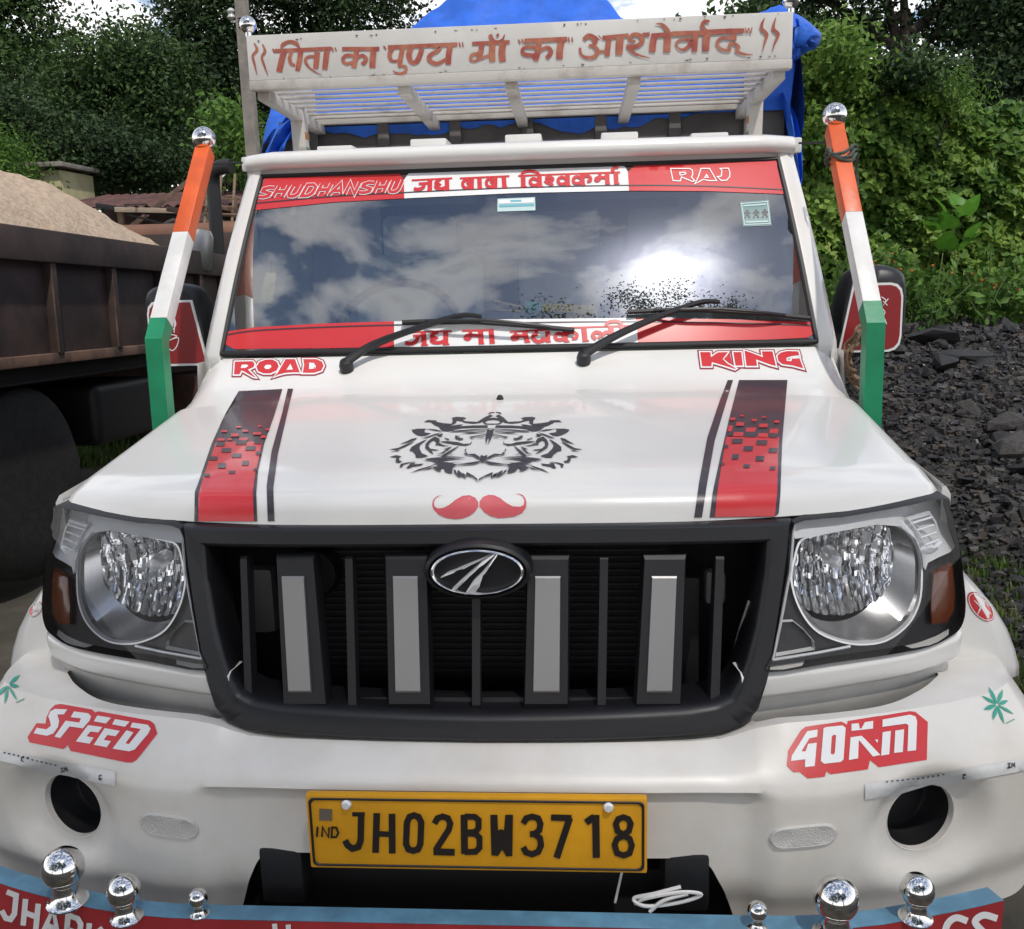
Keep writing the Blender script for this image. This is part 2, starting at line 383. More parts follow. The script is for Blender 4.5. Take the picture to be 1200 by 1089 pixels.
GLYPH = {  # stroke letters, unit box, v down; each stroke (points, closed)
 'S': [([(.95,.12),(.5,.06),(.12,.18),(.12,.38),(.5,.5),(.88,.62),(.88,.84),(.5,.95),(.05,.9)],0)],
 'H': [([(.1,0),(.1,1)],0),([(.9,0),(.9,1)],0),([(.1,.5),(.9,.5)],0)],
 'U': [([(.1,0),(.1,.75),(.25,.95),(.5,1),(.75,.95),(.9,.75),(.9,0)],0)],
 'D': [([(.1,0),(.6,0),(.88,.2),(.93,.5),(.88,.8),(.6,1),(.1,1)],1)],
 'A': [([(0,1),(.5,0),(1,1)],0),([(.22,.66),(.8,.66)],0)],
 'N': [([(.1,1),(.1,0),(.9,1),(.9,0)],0)],
 'R': [([(.1,1),(.1,0),(.7,0),(.92,.15),(.92,.38),(.7,.52),(.1,.52)],0),([(.45,.52),(1,1)],0)],
 'J': [([(.25,0),(.85,0),(.85,.7),(.65,.95),(.35,.97),(.05,.75)],0)],
 'K': [([(.1,0),(.1,1)],0),([(.95,0),(.25,.5),(1,1)],0)],
 'I': [([(.5,0),(.5,1)],0)],
}
def word(pr, text, quad, w, slant=0., gap=.18, narrow=None, smooth=False, off=0):
    ws = [(narrow or {}).get(c, 1.) for c in text]; tot = sum(ws)+gap*(len(text)-1); f = quadmap(quad); x = 0
    for c, k in zip(text, ws):
        for pts, closed in GLYPH[c]:
            P = [f((x + u*k)/tot + slant*(.5-v), v) for u, v in pts]
            pr.stroke(P, w, smooth, off, bool(closed))
        x += k+gap
# ================================================================== the place
def thing(name, label, cat, loc=(0, 0, 0), rot=(0, 0, 0), group=None):
    o = bpy.data.objects.new(name, None); COL.objects.link(o); o.location = loc; o.rotation_euler = rot; o.empty_display_size = .2
    o['label'] = label; o['category'] = cat
    if group: o['group'] = group
    return o
def tag(o, label=None, cat=None, group=None, kind=None):
    if label: o['label'] = label
    if cat: o['category'] = cat
    if group: o['group'] = group
    if kind: o['kind'] = kind
    return o
sm = lambda a, b, x: (lambda t: t*t*(3-2*t))(min(max((x-a)/(b-a), 0), 1))
def vn(x, y, s=0):
    """cheap smooth noise in -1..1"""
    return (math.sin(x*1.7+s)*math.cos(y*1.3-s*.7) + .5*math.sin(x*3.9-y*2.7+s*2.1) + .25*math.sin(x*7.7+y*8.3+s))/1.75
MT['soil'] = mat('dark_soil', (.085, .070, .055), .95, col2=(.035, .032, .022), vscale=1.4, bump=.5, bscale=18, detail=9)
MT['coalbed'] = mat('coal_dust', (.075, .066, .052), .9, col2=(.016, .015, .016), vscale=2.2, bump=.9, bscale=55, detail=12, c2pos=(.42, .74))
def coalmat(name, c, r):
    return mat(name, c, r, var=.5, vscale=9, bump=.5, bscale=70)
COALM = [coalmat('coal_a', (.028, .027, .028), .6), coalmat('coal_b', (.068, .062, .058), .85), coalmat('coal_c', (.020, .019, .021), .5)]
MT['shale'] = mat('pale_stone', (.30, .27, .23), .8, var=.3, vscale=20)
MT['bark'] = mat('bark', (.085, .062, .045), .9, col2=(.035, .027, .02), vscale=9, bump=.8, bscale=24, stretch=(3, 3, .6))
MT['barkl'] = mat('grey_bark', (.20, .165, .13), .9, col2=(.10, .08, .062), vscale=5, bump=.8, bscale=20, stretch=(3, 3, .6))
MT['rustbody'] = mat('tipper_brown', (.070, .044, .036), .7, col2=(.034, .023, .020), vscale=3.5, bump=.15, bscale=30, detail=9)
MT['rustedge'] = mat('rust_edge', (.20, .115, .075), .8, col2=(.08, .05, .038), vscale=7, detail=9)
MT['sand'] = mat('sand', (.50, .385, .28), .95, col2=(.37, .275, .19), vscale=26, bump=1., bscale=60, detail=12, c2pos=(.38, .58))
MT['concrete'] = mat('pole_concrete', (.30, .27, .235), .9, var=.3, vscale=6, bump=.2, bscale=40)
MT['rustroof'] = mat('rust_roof', (.14, .060, .048), .8, col2=(.075, .035, .03), vscale=3, detail=8)
MT['wood'] = mat('old_wood', (.24, .16, .10), .85, var=.35, vscale=9, stretch=(1, 6, 6))
MT['creamwall'] = mat('cream_wall', (.50, .45, .26), .85, var=.2, vscale=4)
LF = {'dark': leafmat('leaf_dark', (.011, .024, .011), (.058, .098, .036), .55, .25, None, .8),
      'mid': leafmat('leaf_mid', (.016, .036, .013), (.085, .145, .042), .5, .3, None, .9),
      'fresh': leafmat('leaf_fresh', (.040, .10, .018), (.15, .27, .05), .48, .35, None, 1.2),
      'creeper': leafmat('leaf_creeper', (.048, .12, .022), (.215, .34, .062), .42, .4, (.33, .42, .10), 1.6),
      'bright': leafmat('leaf_bright', (.10, .26, .03), (.20, .42, .06), .4, .4, None, 3),
      'grass': leafmat('grass_blade', (.030, .055, .014), (.11, .17, .040), .55, .35, (.20, .19, .09), 4)}
# ---- ground
gx = np.unique(np.concatenate([np.linspace(-8, 10, 73), np.linspace(-60, 60, 25), np.array([-400., -200, -120, 120, 200, 400])]))
gy = np.unique(np.concatenate([np.linspace(-6, 14, 81), np.linspace(-60, 80, 29), np.array([-400., -200, -120, 130, 220, 450])]))
gv = [(x, y, (.03*vn(x*.9, y*.9, 1)-.03 if max(abs(x), abs(y)) < 30 else -.03)) for y in gy for x in gx]; nx_ = len(gx)
gf = [(j*nx_+i, j*nx_+i+1, (j+1)*nx_+i+1, (j+1)*nx_+i) for j in range(len(gy)-1) for i in range(nx_-1)]
ground = link_mesh('ground', gv, gf, 'soil', None, True, 80); ground['kind'] = 'structure'
# ---- coal bank on the right
def bank(x, y):
    t = sm(1.9, 7.2, y + .25*vn(x*.7, y*.5, 3)); e = sm(.95, 2.3, x)*sm(14, 11, x)*sm(.4, 1.6, y)*sm(14, 11.5, y)
    n = .055*vn(x*2.1, y*2.3, 5) + .03*vn(x*5.3, y*4.9, 2) + .018*vn(x*11, y*12, 7)
    return -.10 + e*(.14 + .80*t + n)
bxs = np.linspace(.8, 14, 150); bys = np.linspace(.3, 14, 156)
bxs = .8 + (bxs-.8)**1.5/(13.2**.5); bys = .3+(bys-.3)**1.25/(13.7**.25)
bv = [(x, y, bank(x, y)) for y in bys for x in bxs]; nb_ = len(bxs)
bf = [(j*nb_+i, j*nb_+i+1, (j+1)*nb_+i+1, (j+1)*nb_+i) for j in range(len(bys)-1) for i in range(nb_-1)]
bank_o = link_mesh('coal_bank', bv, bf, 'coalbed', None, True, 80); bank_o['kind'] = 'structure'
def proj(p):
    d = Vector(p)-CAM; z = d.dot(_f); return (W/2+FPX*d.dot(_r)/z, H/2-FPX*d.dot(_u)/z, z)
rng = np.random.default_rng(11); random.seed(11)
# angular lump meshes, shared
def lump_mesh(seed, flat):
    r = random.Random(seed); bm = bmesh.new()
    for _ in range(13):
        v = Vector((r.gauss(0, 1), r.gauss(0, 1), r.gauss(0, 1))).normalized(); v = Vector((v.x*r.uniform(.75, 1.05), v.y*r.uniform(.65, .95), v.z*flat)); bm.verts.new(v)
    bmesh.ops.convex_hull(bm, input=bm.verts); me = bpy.data.meshes.new('coal_lump')
    for v in [v for v in bm.verts if not v.link_faces]: bm.verts.remove(v)
    bm.to_mesh(me); bm.free(); me.materials.append(COALM[seed % 3]); return me
LM_ = [lump_mesh(i, (.75, .5, .62)[i % 3]) for i in range(9)]
cnt = 0; tries = 0; placed = []
while cnt < 170 and tries < 30000:
    tries += 1; x = random.uniform(1.0, 5.6); y = random.uniform(1.0, 7.3); z = bank(x, y); q = proj((x, y, z))
    if not (1005 < q[0] < 1240 and 350 < q[1] < 800): continue
    r = random.choice([.03, .035, .035, .04, .045, .05, .05, .06, .07, .085, .11])*random.uniform(.8, 1.2)*(.7+.06*y)
    if any((x-a)**2+(y-b_)**2 < (.75*(r+c))**2 for a, b_, c in placed): continue
    placed.append((x, y, r)); o = bpy.data.objects.new('coal_lump', LM_[cnt % 9]); COL.objects.link(o)
    o.location = (x, y, z+r*.22); o.scale = (r, r, r); o.rotation_euler = (random.uniform(-.5, .5), random.uniform(-.5, .5), random.uniform(0, 6.3))
    sz_n = 'large' if r > .085 else ('small' if r < .05 else 'middling'); cl_n = ('dark grey', 'dusty pale grey', 'jet black')[cnt % 9 % 3]; fl_n = ('blocky', 'flat', 'angular')[cnt % 9 % 3]
    tag(o, '%s %s %s lump of coal lying loose on the coal bank' % (sz_n, fl_n, cl_n), 'coal lump', '%s %s coal lumps on the bank' % (sz_n, cl_n)); cnt += 1
for (px, py, yy, sx, sy, sz, rz, lab) in ((1095, 392, 6.1, .30, .22, .12, .2, 'grey flat-topped coal block at the top of the bank below the weeds'), (1125, 402, 5.7, .42, .20, .09, -.25, 'long dark tilted slab of coal lying below the flat-topped block'),
                                (1195, 452, 4.5, .26, .18, .11, .3, 'broad dark coal slab low on the bank beside the loose lumps'), (1192, 475, 4.1, .22, .17, .13, .9, 'chunky coal boulder resting against a broad slab on the bank'), (1078, 372, 6.7, .22, .2, .14, 1.2, 'dusty grey coal boulder half under the weeds')):
    p = at(px, py, y=yy); o = bpy.data.objects.new('coal_slab', lump_mesh(int(px), 1.0)); COL.objects.link(o); o.location = (p.x, yy, bank(p.x, yy)+sz*.35); o.scale = (sx*.8, sy*.8, sz*.8); o.rotation_euler = (.08, -.1, rz); tag(o, lab, 'coal slab')
# fine coal and gravel: past counting
def chunks(n, name, m, fx, rmin, rmax, pw=2.):
    base = np.array([(x, y, z) for z in (-1, 1) for y in (-1, 1) for x in (-1, 1)], float)*.75; fc = np.array([(0, 1, 3), (0, 3, 2), (4, 6, 7), (4, 7, 5), (0, 4, 5), (0, 5, 1), (1, 5, 7), (1, 7, 3), (3, 7, 6), (3, 6, 2), (2, 6, 4), (2, 4, 0)])
    vs = np.zeros((n, 8, 3)); k = 0
    while k < n:
        x, y = fx(); z = bank(x, y) if x > .95 else 0
        q = proj((x, y, z))
        if x > .95 and not (960 < q[0] < 1400 and 330 < q[1] < 900): continue
        r = rmin+(rmax-rmin)*rng.random()**pw; r *= (.7+.06*y)
        b_ = base*(.45+.75*rng.random((8, 3)))*np.array([r, r*(.5+.5*rng.random()), r*(.45+.5*rng.random())]); a = rng.random()*6.3; ca, sa = math.cos(a), math.sin(a); t = rng.normal(0, .6)
        R_ = np.array([[ca, -sa, 0], [sa, ca, 0], [0, 0, 1]]) @ np.array([[1, 0, 0], [0, math.cos(t), -math.sin(t)], [0, math.sin(t), math.cos(t)]])
        vs[k] = b_ @ R_.T + np.array([x, y, z+r*.25]); k += 1
    F_ = (np.arange(n)[:, None, None]*8 + fc[None]).reshape(-1, 3)
    return np_mesh(name, vs.reshape(-1, 3), F_, m, None, False)
def np_mesh(name, V, F, m, parent, smooth=False, rnd=None):
    me = bpy.data.meshes.new(name); V = np.asarray(V, np.float32); F = np.asarray(F, np.int32); k = F.shape[1]
    me.vertices.add(len(V)); me.vertices.foreach_set('co', V.ravel()); me.loops.add(F.size); me.loops.foreach_set('vertex_index', F.ravel())
    me.polygons.add(len(F)); me.polygons.foreach_set('loop_start', np.arange(0, F.size, k, dtype=np.int32))
    if rnd is not None:
        a = me.attributes.new('rnd', 'FLOAT', 'POINT'); a.data.foreach_set('value', np.asarray(rnd, np.float32))
    me.polygons.foreach_set('use_smooth', np.full(len(F), smooth, dtype=bool))
    me.update(calc_edges=True); me.validate()
    if isinstance(m, str): m = MT[m]
    me.materials.append(m)
    o = bpy.data.objects.new(name, me); COL.objects.link(o)
    if parent is not None: o.parent = parent
    return o
fx = lambda: (1.0+4.8*rng.random(), 1.0+6.6*rng.random())
for k_, (nn_, lab_) in enumerate(((11000, 'shiny black broken coal strewn over the bank'), (10500, 'dull grey broken coal strewn over the bank'), (2800, 'brownish shale grit mixed into the coal bank'))):
    mm_ = (COALM[2], COALM[1], mat('brown_shale', (.085, .066, .050), .9, var=.4, vscale=20))[k_]
    g = chunks(nn_, 'coal_gravel', mm_, fx, .006, .038, 2.6); tag(g, lab_, 'coal gravel', None, 'stuff')
g = chunks(420, 'pale_grit', 'shale', fx, .006, .020, 3); tag(g, 'scattered pale chips of stone among the coal', 'stone chips', None, 'stuff')

# ---- leaves
def leaf_cloud(name, C, N, size, m, parent, aspect=.55, droop=.3, face=None, szvar=.5, heart=False):
    """C: leaf centres; N: preferred normals (or None). Each leaf: two triangles folded along the midrib (or a pointed heart of four)"""
    n = len(C); d = rng.normal(size=(n, 3)); 
    if N is None: N = rng.normal(size=(n, 3)); N[:, 2] = np.abs(N[:, 2])*.9+.15
    N = N/np.linalg.norm(N, axis=1, keepdims=True)
    d = d - N*(d*N).sum(1, keepdims=True); d[:, 2] -= droop; d = d - N*(d*N).sum(1, keepdims=True); d /= np.linalg.norm(d, axis=1, keepdims=True)+1e-9
    s = np.cross(N, d); L = size*(1-szvar/2+szvar*rng.random((n, 1)))
    if heart:
        P = [C-d*L*.5, C-d*L*.15+s*L*.5+N*L*.08, C+d*L*.6-N*L*.06, C-d*L*.15-s*L*.5+N*L*.08]; V = np.stack(P+[C-d*L*.42], 1)
        idx = np.array([(4, 1, 2), (4, 2, 3)]); k = 5
    else:
        P = [C-d*L*.5, C+s*L*aspect*.5+N*L*.06, C+d*L*.5, C-s*L*aspect*.5+N*L*.06]; V = np.stack(P, 1); idx = np.array([(0, 1, 2), (0, 2, 3)]); k = 4
    F = (np.arange(n)[:, None, None]*k+idx[None]).reshape(-1, 3)
    return np_mesh(name, V.reshape(-1, 3), F, m, parent, False, np.repeat(rng.random(n), k))
def crown_pts(lobes, n, per, spread, shell=.55):
    """clumps spread through ellipsoid lobes, then leaves round every clump"""
    w = np.array([l[1][0]*l[1][1]*l[1][2] for l in lobes])**(2/3); w /= w.sum(); nc = max(1, n//per)
    k = rng.choice(len(lobes), nc, p=w); u = rng.normal(size=(nc, 3)); u /= np.linalg.norm(u, axis=1, keepdims=True); r = (shell+(1-shell)*rng.random((nc, 1)))
    C = np.array([lobes[i][0] for i in k]) + u*r*np.array([lobes[i][1] for i in k])
    J = np.repeat(np.arange(nc), per); g = rng.normal(size=(len(J), 3))*spread*np.array([1, 1, .62]); sc = rng.uniform(.6, 1.4, (nc, 1))
    P = C[J]+g*sc[J]; N = u[J]*.7+rng.normal(size=(len(J), 3))*.8; N[:, 2] += .5
    return C, P, N
def tree(name, label, base, lobes, trunk_r, leafm, n, size, per=26, spread=.28, group=None, lean=(0, 0), limbs=6, fork=.45, shell=.5, aspect=.55, trunkmat='bark'):
    t = thing(name, label, 'tree', base, (0, 0, 0), group); B = Vector(base)
    lob = [(tuple(Vector(c)-B), r) for c, r in lobes]; top = max(lob, key=lambda l: l[0][2]); hz = top[0][2]
    b = MB(); tp = [Vector((lean[0]*f+.12*math.sin(f*5+base[0])*f, lean[1]*f, hz*f)) for f in (-.02, .08, .2, .35, .5, .65, .8, .95)]; b.tube(tp, [trunk_r*k for k in (1.3, 1.05, .95, .85, .72, .55, .35, .15)], 9)
    r = random.Random(int(abs(base[0]*100+base[1]*37)))
    for i in range(limbs):
        f = fork+(.85-fork)*i/max(1, limbs-1); s0 = Vector((lean[0]*f, lean[1]*f, hz*f)); c, rr = lob[i % len(lob)]
        e = Vector(c)+Vector((r.uniform(-.6, .6)*rr[0], r.uniform(-.6, .6)*rr[1], r.uniform(-.2, .5)*rr[2])); mpt = s0.lerp(e, .5)+Vector((r.uniform(-.3, .3), r.uniform(-.3, .3), .15*rr[2]))
        b.tube(crom([s0, mpt, e], 4), [trunk_r*.42*(1-.085*j) for j in range(9)], 6)
    b.build('trunk', trunkmat, t, True, 70)
    C, P, N = crown_pts(lob, n, per, spread, shell)
    leaf_cloud('crown', P, N, size, LF[leafm], t, aspect); return t
Q = lambda px, py, y: tuple(at(px, py, y=y))
def lobes_px(y, L):
    """lobes given as (px, py, radius in px wide, high) at distance y"""
    out = []
    for px, py, rx, ry, *dy in L:
        c = at(px, py, y=y+(dy[0] if dy else 0)); k = (Vector(c)-CAM).dot(_f)/FPX; out.append((tuple(c), (rx*k, max(rx*k*.8, 1.), ry*k)))
    return out
def gbase(px, y): p = at(px, 330, y=y); return (p.x, y, 0)
# trees behind the left side, from far to near
tree('broadleaf_tree', 'tall dark tree rising behind the cream wall at the far left', gbase(20, 19), lobes_px(19, [(10, 30, 75, 70), (-60, 60, 90, 90), (0, -60, 80, 70), (-10, 120, 80, 70, -1), (75, 110, 55, 55)]), .28, 'mid', 30000, .115, per=70, spread=.30)
tree('broadleaf_tree', 'rounded dark tree with a lighter top in front of the pale gap of sky', gbase(150, 17), lobes_px(17, [(150, 75, 62, 45), (110, 120, 60, 55), (195, 120, 50, 60), (140, 165, 75, 45)]), .24, 'mid', 28000, .10, per=70, spread=.26)
tree('broadleaf_tree', 'dark tree with sagging boughs close behind the concrete pole', gbase(235, 21), lobes_px(21, [(235, 20, 60, 60), (215, 100, 55, 60), (262, 70, 60, 60), (250, 150, 60, 40), (232, -40, 30, 40), (290, -30, 60, 60)]), .30, 'dark', 24000, .12, per=60, spread=.34, shell=.4)
tree('broadleaf_tree', 'dark spreading tree behind the left end of the lettered board', gbase(370, 22), lobes_px(22, [(350, 25, 75, 45), (420, 10, 80, 50), (330, 100, 60, 70), (400, -60, 110, 60), (300, 130, 50, 50)]), .30, 'dark', 24000, .12, per=60, spread=.34)
tree('broadleaf_tree', 'low dark tree filling the shade behind the rusty shed', gbase(75, 15.2), lobes_px(15.2, [(75, 175, 65, 45), (20, 150, 55, 50), (130, 185, 50, 35), (185, 190, 45, 30)]), .16, 'dark', 22000, .09, per=60, spread=.22)
tree('young_tree', 'small fresh green tree with feathery leaves beside the cream wall', gbase(5, 12.5), lobes_px(12.5, [(0, 190, 30, 34), (-35, 175, 40, 40), (8, 215, 26, 16)]), .06, 'fresh', 6500, .075, per=22, spread=.16, aspect=.4)
tree('young_tree', 'light green sapling between the concrete pole and the cab', gbase(283, 13), lobes_px(13, [(272, 145, 22, 22), (306, 172, 18, 16), (290, 190, 22, 16)]), .05, 'fresh', 2200, .11, per=20, spread=.18)
# trees behind the right side
tree('broadleaf_tree', 'tall tree with a bare grey-brown trunk rising above the creepers', gbase(1068, 17), lobes_px(17, [(1003, 28, 36, 36), (1125, 15, 36, 40), (1050, -60, 120, 45), (960, -30, 50, 40), (1160, -20, 60, 50), (988, 72, 22, 22)]), .26, 'dark', 20000, .11, per=55, spread=.28, lean=(-.35, 0), shell=.4, fork=.55, trunkmat='barkl')
tree('broadleaf_tree', 'dense dark tree hanging over the right end of the creepers', gbase(1170, 15), lobes_px(15, [(1160, 105, 50, 36), (1205, 60, 55, 60), (1122, 98, 24, 24), (1235, 120, 60, 50), (1200, 0, 60, 50)]), .24, 'dark', 24000, .10, per=60, spread=.26)
tree('broadleaf_tree', 'far tree showing above the board near the blue sheet', gbase(900, 20), lobes_px(20, [(900, 18, 45, 18), (870, 60, 60, 40), (940, 60, 50, 50)]), .2, 'mid', 6500, .17, per=30, spread=.3)
# tall trees on the viewer's side of the yard; the windshield mirrors their tops
tree('broadleaf_tree', 'very tall tree standing out in front of the pickup bonnet', (4.2, -9.6, 0), [((3.2, -8.6, 11.6), (5.4, 3.0, 5.0)), ((-1.0, -9.6, 10.5), (4.2, 3.0, 4.5)), ((6.5, -9.5, 9.5), (4.0, 3.2, 4.0)), ((2.0, -10.5, 7.0), (5.0, 3.0, 3.0))], .42, 'dark', 120000, .115, per=380, spread=.36, shell=.55)
tree('broadleaf_tree', 'broad tall tree across the yard from the pickup bumper', (-6.5, -11.5, 0), [((-6.5, -11.5, 9.0), (5.0, 3.5, 4.5)), ((-10.5, -11, 7.0), (4.0, 3.0, 3.5)), ((-4, -12.5, 6.0), (4.0, 3.0, 3.0))], .38, 'mid', 11000, .30, per=34, spread=.45)
# far wood closing the view
P_ = []
for i in range(23000):
    px = rng.uniform(-1000, 2000); y = rng.uniform(30, 37); x = (px-600)/1117*(y+1.3)-.07*y; hgt = 6.6+1.2*math.sin(x*.33)+1.0*math.sin(x*.81+1); 
    if 480 < px < 960: hgt = 4.5
    P_.append((x, y, hgt*rng.random()**.8))
fw = leaf_cloud('far_wood', np.array(P_), None, .62, LF['dark'], None, .8); tag(fw, 'dark wood closing the view behind the yard', 'wood', None, 'stuff')

# ---- creeper thicket behind the coal bank
TOP = [(880, 60), (915, 52), (945, 48), (975, 62), (1000, 92), (1040, 96), (1075, 112), (1110, 130), (1150, 138), (1200, 132), (1260, 120), (1400, 100), (1600, 90)]
YT = 9.6
tp_ = [at(a, c, y=YT) for a, c in TOP]; tx = [p.x for p in tp_]; tz_ = [p.z for p in tp_]
def wall(x, t):
    top = float(np.interp(x, tx, tz_)) + .12*vn(x*2.2, 1, 4)
    z = .6+(top-.6)*t; back = 1.1*max(0, t-.55)**1.6 + .25*(1-t)*-1
    y = YT - .55 + back + .28*vn(x*1.3, z*1.6, 9) + .14*vn(x*3.1, z*3.7, 3); return x, y, z
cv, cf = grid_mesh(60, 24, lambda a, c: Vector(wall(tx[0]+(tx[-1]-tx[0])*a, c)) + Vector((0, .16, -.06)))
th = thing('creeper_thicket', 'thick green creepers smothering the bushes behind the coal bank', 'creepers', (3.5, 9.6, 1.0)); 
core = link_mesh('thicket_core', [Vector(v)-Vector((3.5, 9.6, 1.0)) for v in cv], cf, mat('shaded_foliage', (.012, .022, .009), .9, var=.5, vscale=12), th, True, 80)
n = 36000; P_ = np.zeros((n, 3)); N_ = np.zeros((n, 3))
for i in range(n):
    # more leaves where the picture shows them
    x = tx[0]+(float(at(1290, 200, y=YT).x)-tx[0])*rng.random(); t = rng.random()**.85*1.03; a = Vector(wall(x, min(t, 1))); d = rng.random()**1.5*.22
    P_[i] = (a.x, a.y-d+.08, a.z + max(0, t-1)*2); N_[i] = (rng.normal(0, .45), -.75+rng.normal(0, .3), .65+rng.normal(0, .35))
lc = leaf_cloud('creeper_leaves', P_-np.array([3.5, 9.6, 1.0]), N_, .076, LF['creeper'], th, .8, .9, None, .6, True); lc['kind'] = 'stuff'
# taller feathery shrub and loose sprays standing out of the creepers
for px, py, rx, ry, m_, lab in ((1080, 108, 34, 24, 'fresh', 'fine-leaved light green shrub standing out of the creepers'), (1045, 90, 24, 22, 'mid', 'dark leafy shrub poking up beside the tall trunk'), (965, 75, 28, 34, 'creeper', 'leafy climber heaped up behind the blue sheet'), (945, 160, 22, 34, 'creeper', 'leafy spray hanging beside the cab roof')):
    tree('shrub', lab, gbase(px, 9.4), lobes_px(9.3, [(px, py, rx, ry), (px+rx*.6, py+ry*.5, rx*.7, ry*.7)]), .03, m_, 2300, .075 if m_ != 'fresh' else .06, per=22, spread=.12, limbs=3, aspect=.6 if m_ != 'fresh' else .28)
# weeds along the top of the bank
for i in range(40):
    x = random.uniform(2.3, 5.6); y = random.uniform(6.5, 8.6); z0 = bank(x, y); h = random.uniform(.30, .60)
    t = thing('weed', 'leafy green weed with orange flowers at the top of the coal bank' if i % 3 == 0 else ('tall leafy green weed without flowers along the coal bank' if h > .45 else 'low leafy green weed without flowers along the coal bank'), 'weed', (x, y, z0), (0, 0, 0), 'flowering weeds along the bank' if i % 3 == 0 else ('tall weeds along the bank' if h > .45 else 'low weeds along the bank'))
    b = MB(); k = 7; P_ = []
    for j in range(k):
        a = random.uniform(0, 6.3); e = Vector((math.cos(a)*h*.45, math.sin(a)*h*.45, h*random.uniform(.6, 1.1))); q = crom([(0, 0, -.03), tuple(e*.5+Vector((0, 0, .05))), tuple(e)], 4); b.tube(q, .004, 4)
        P_ += [tuple(q[int(len(q)*f)-1]+Vector((random.gauss(0, .05), random.gauss(0, .05), random.gauss(0, .03)))) for f in [random.uniform(.3, 1) for _ in range(16)]]
    b.build('stem', mat('weed_stem', (.10, .14, .04), .7) if i == 0 else bpy.data.materials['weed_stem'], t)
    leaf_cloud('leaves', np.array(P_), None, .095, LF['fresh'], t, .5, .2)
    if i % 3 == 0:
        b = MB()
        for j in range(3): b.box((random.uniform(-.15, .15), random.uniform(-.2, 0), h*random.uniform(.7, 1.05)), (.025, .025, .02), .006)
        fl = b.build('flowers', mat('orange_flower', (.55, .14, .02), .6) if i == 0 else bpy.data.materials['orange_flower'], t); fl['kind'] = 'stuff'
# large-leaved plant against the creepers
lp = at(1118, 285, y=8.3); t = thing('large_leaved_plant', 'bright plant with big heart-shaped leaves in front of the creepers', 'plant', (lp.x, 8.3, lp.z-.45))
b = MB(); b.tube(crom([(0, 0, -.3), (.02, -.02, .2), (-.02, -.03, .5), (-.05, -.04, .72)], 5), .008, 6); b.build('stem', bpy.data.materials['weed_stem'], t)
hm = bpy.data.meshes.new('leaf'); hv = [(0, 0, 0)]; prof = [(0, 0), (.28, -.10), (.46, .06), (.46, .30), (.30, .62), (0, 1.0), (-.30, .62), (-.46, .30), (-.46, .06), (-.28, -.10)]
hv = [(x, y, -.25*y*y + .22*abs(x)) for x, y in prof] + [(0, .3, -.03)]
hm.from_pydata(hv, [], [(i, (i+1) % 10, 10) for i in range(10)]); hm.materials.append(LF['bright']); hm.shade_smooth()
for px, py, ang, L_ in ((1106, 248, 80, .20), (1132, 252, -60, .26), (1112, 268, 140, .22), (1095, 270, 110, .18), (1128, 292, -100, .24), (1108, 292, 160, .22), (1100, 262, 60, .15), (1122, 240, 10, .16), (1136, 278, -80, .18)):
    p = at(px, py, y=8.22); o = bpy.data.objects.new('leaf', hm); COL.objects.link(o); o.parent = t; o.location = Vector(p)-Vector(t.location); o.scale = (L_, L_, L_); o.rotation_euler = (math.radians(55+random.uniform(-15, 15)), random.uniform(-.3, .3), math.radians(ang))
# grass
def grass(name, label, pts, h, n, lab=True):
    C = []; k = len(pts); V = []; R_ = []
    for i in range(n):
        x, y, z, s = pts[rng.integers(k)]; x += rng.normal(0, s); y += rng.normal(0, s); z = bank(x, y) if x > 1.2 and y > .6 else -.02
        a = rng.random()*6.28; hh = h*(.5+rng.random()); w = .004+.004*rng.random(); l = hh*.5*rng.random(); dx_, dy_ = math.cos(a), math.sin(a)
        V += [(x-dy_*w, y+dx_*w, z), (x+dy_*w, y-dx_*w, z), (x+dx_*l*.4+dy_*w*.7, y+dy_*l*.4-dx_*w*.7, z+hh*.6), (x+dx_*l*.4-dy_*w*.7, y+dy_*l*.4+dx_*w*.7, z+hh*.6), (x+dx_*l, y+dy_*l, z+hh)]; R_ += [rng.random()]*5
    F = []
    for i in range(n): F += [(5*i, 5*i+1, 5*i+2), (5*i, 5*i+2, 5*i+3), (5*i+3, 5*i+2, 5*i+4)]
    o = np_mesh(name, V, F, LF['grass'], None, False, R_); tag(o, label, 'grass', None, 'stuff')
gp_ = []
while len(gp_) < 200:
    x = random.uniform(1.2, 3.6); y = random.uniform(1.2, 5.2); q = proj((x, y, bank(x, y)))
    if 1060 < q[0] < 1260 and 655 < q[1] < 880 and vn(x*2.6, y*2.2, 8) > .10+(740-q[1])/300*.6: gp_.append((x, y, 0, .05))
grass('grass', 'sparse short grass on the foot of the coal bank', gp_, .034, 1900)
gp_ = [(*at(x_, y_, z=-.02)[:2], 0, .16) for x_, y_ in ((75, 535), (95, 520), (115, 528), (130, 512), (105, 545), (60, 545), (140, 520))]
grass('grass', 'rough grass on the dark ground beside the tipper truck', gp_, .10, 2200)

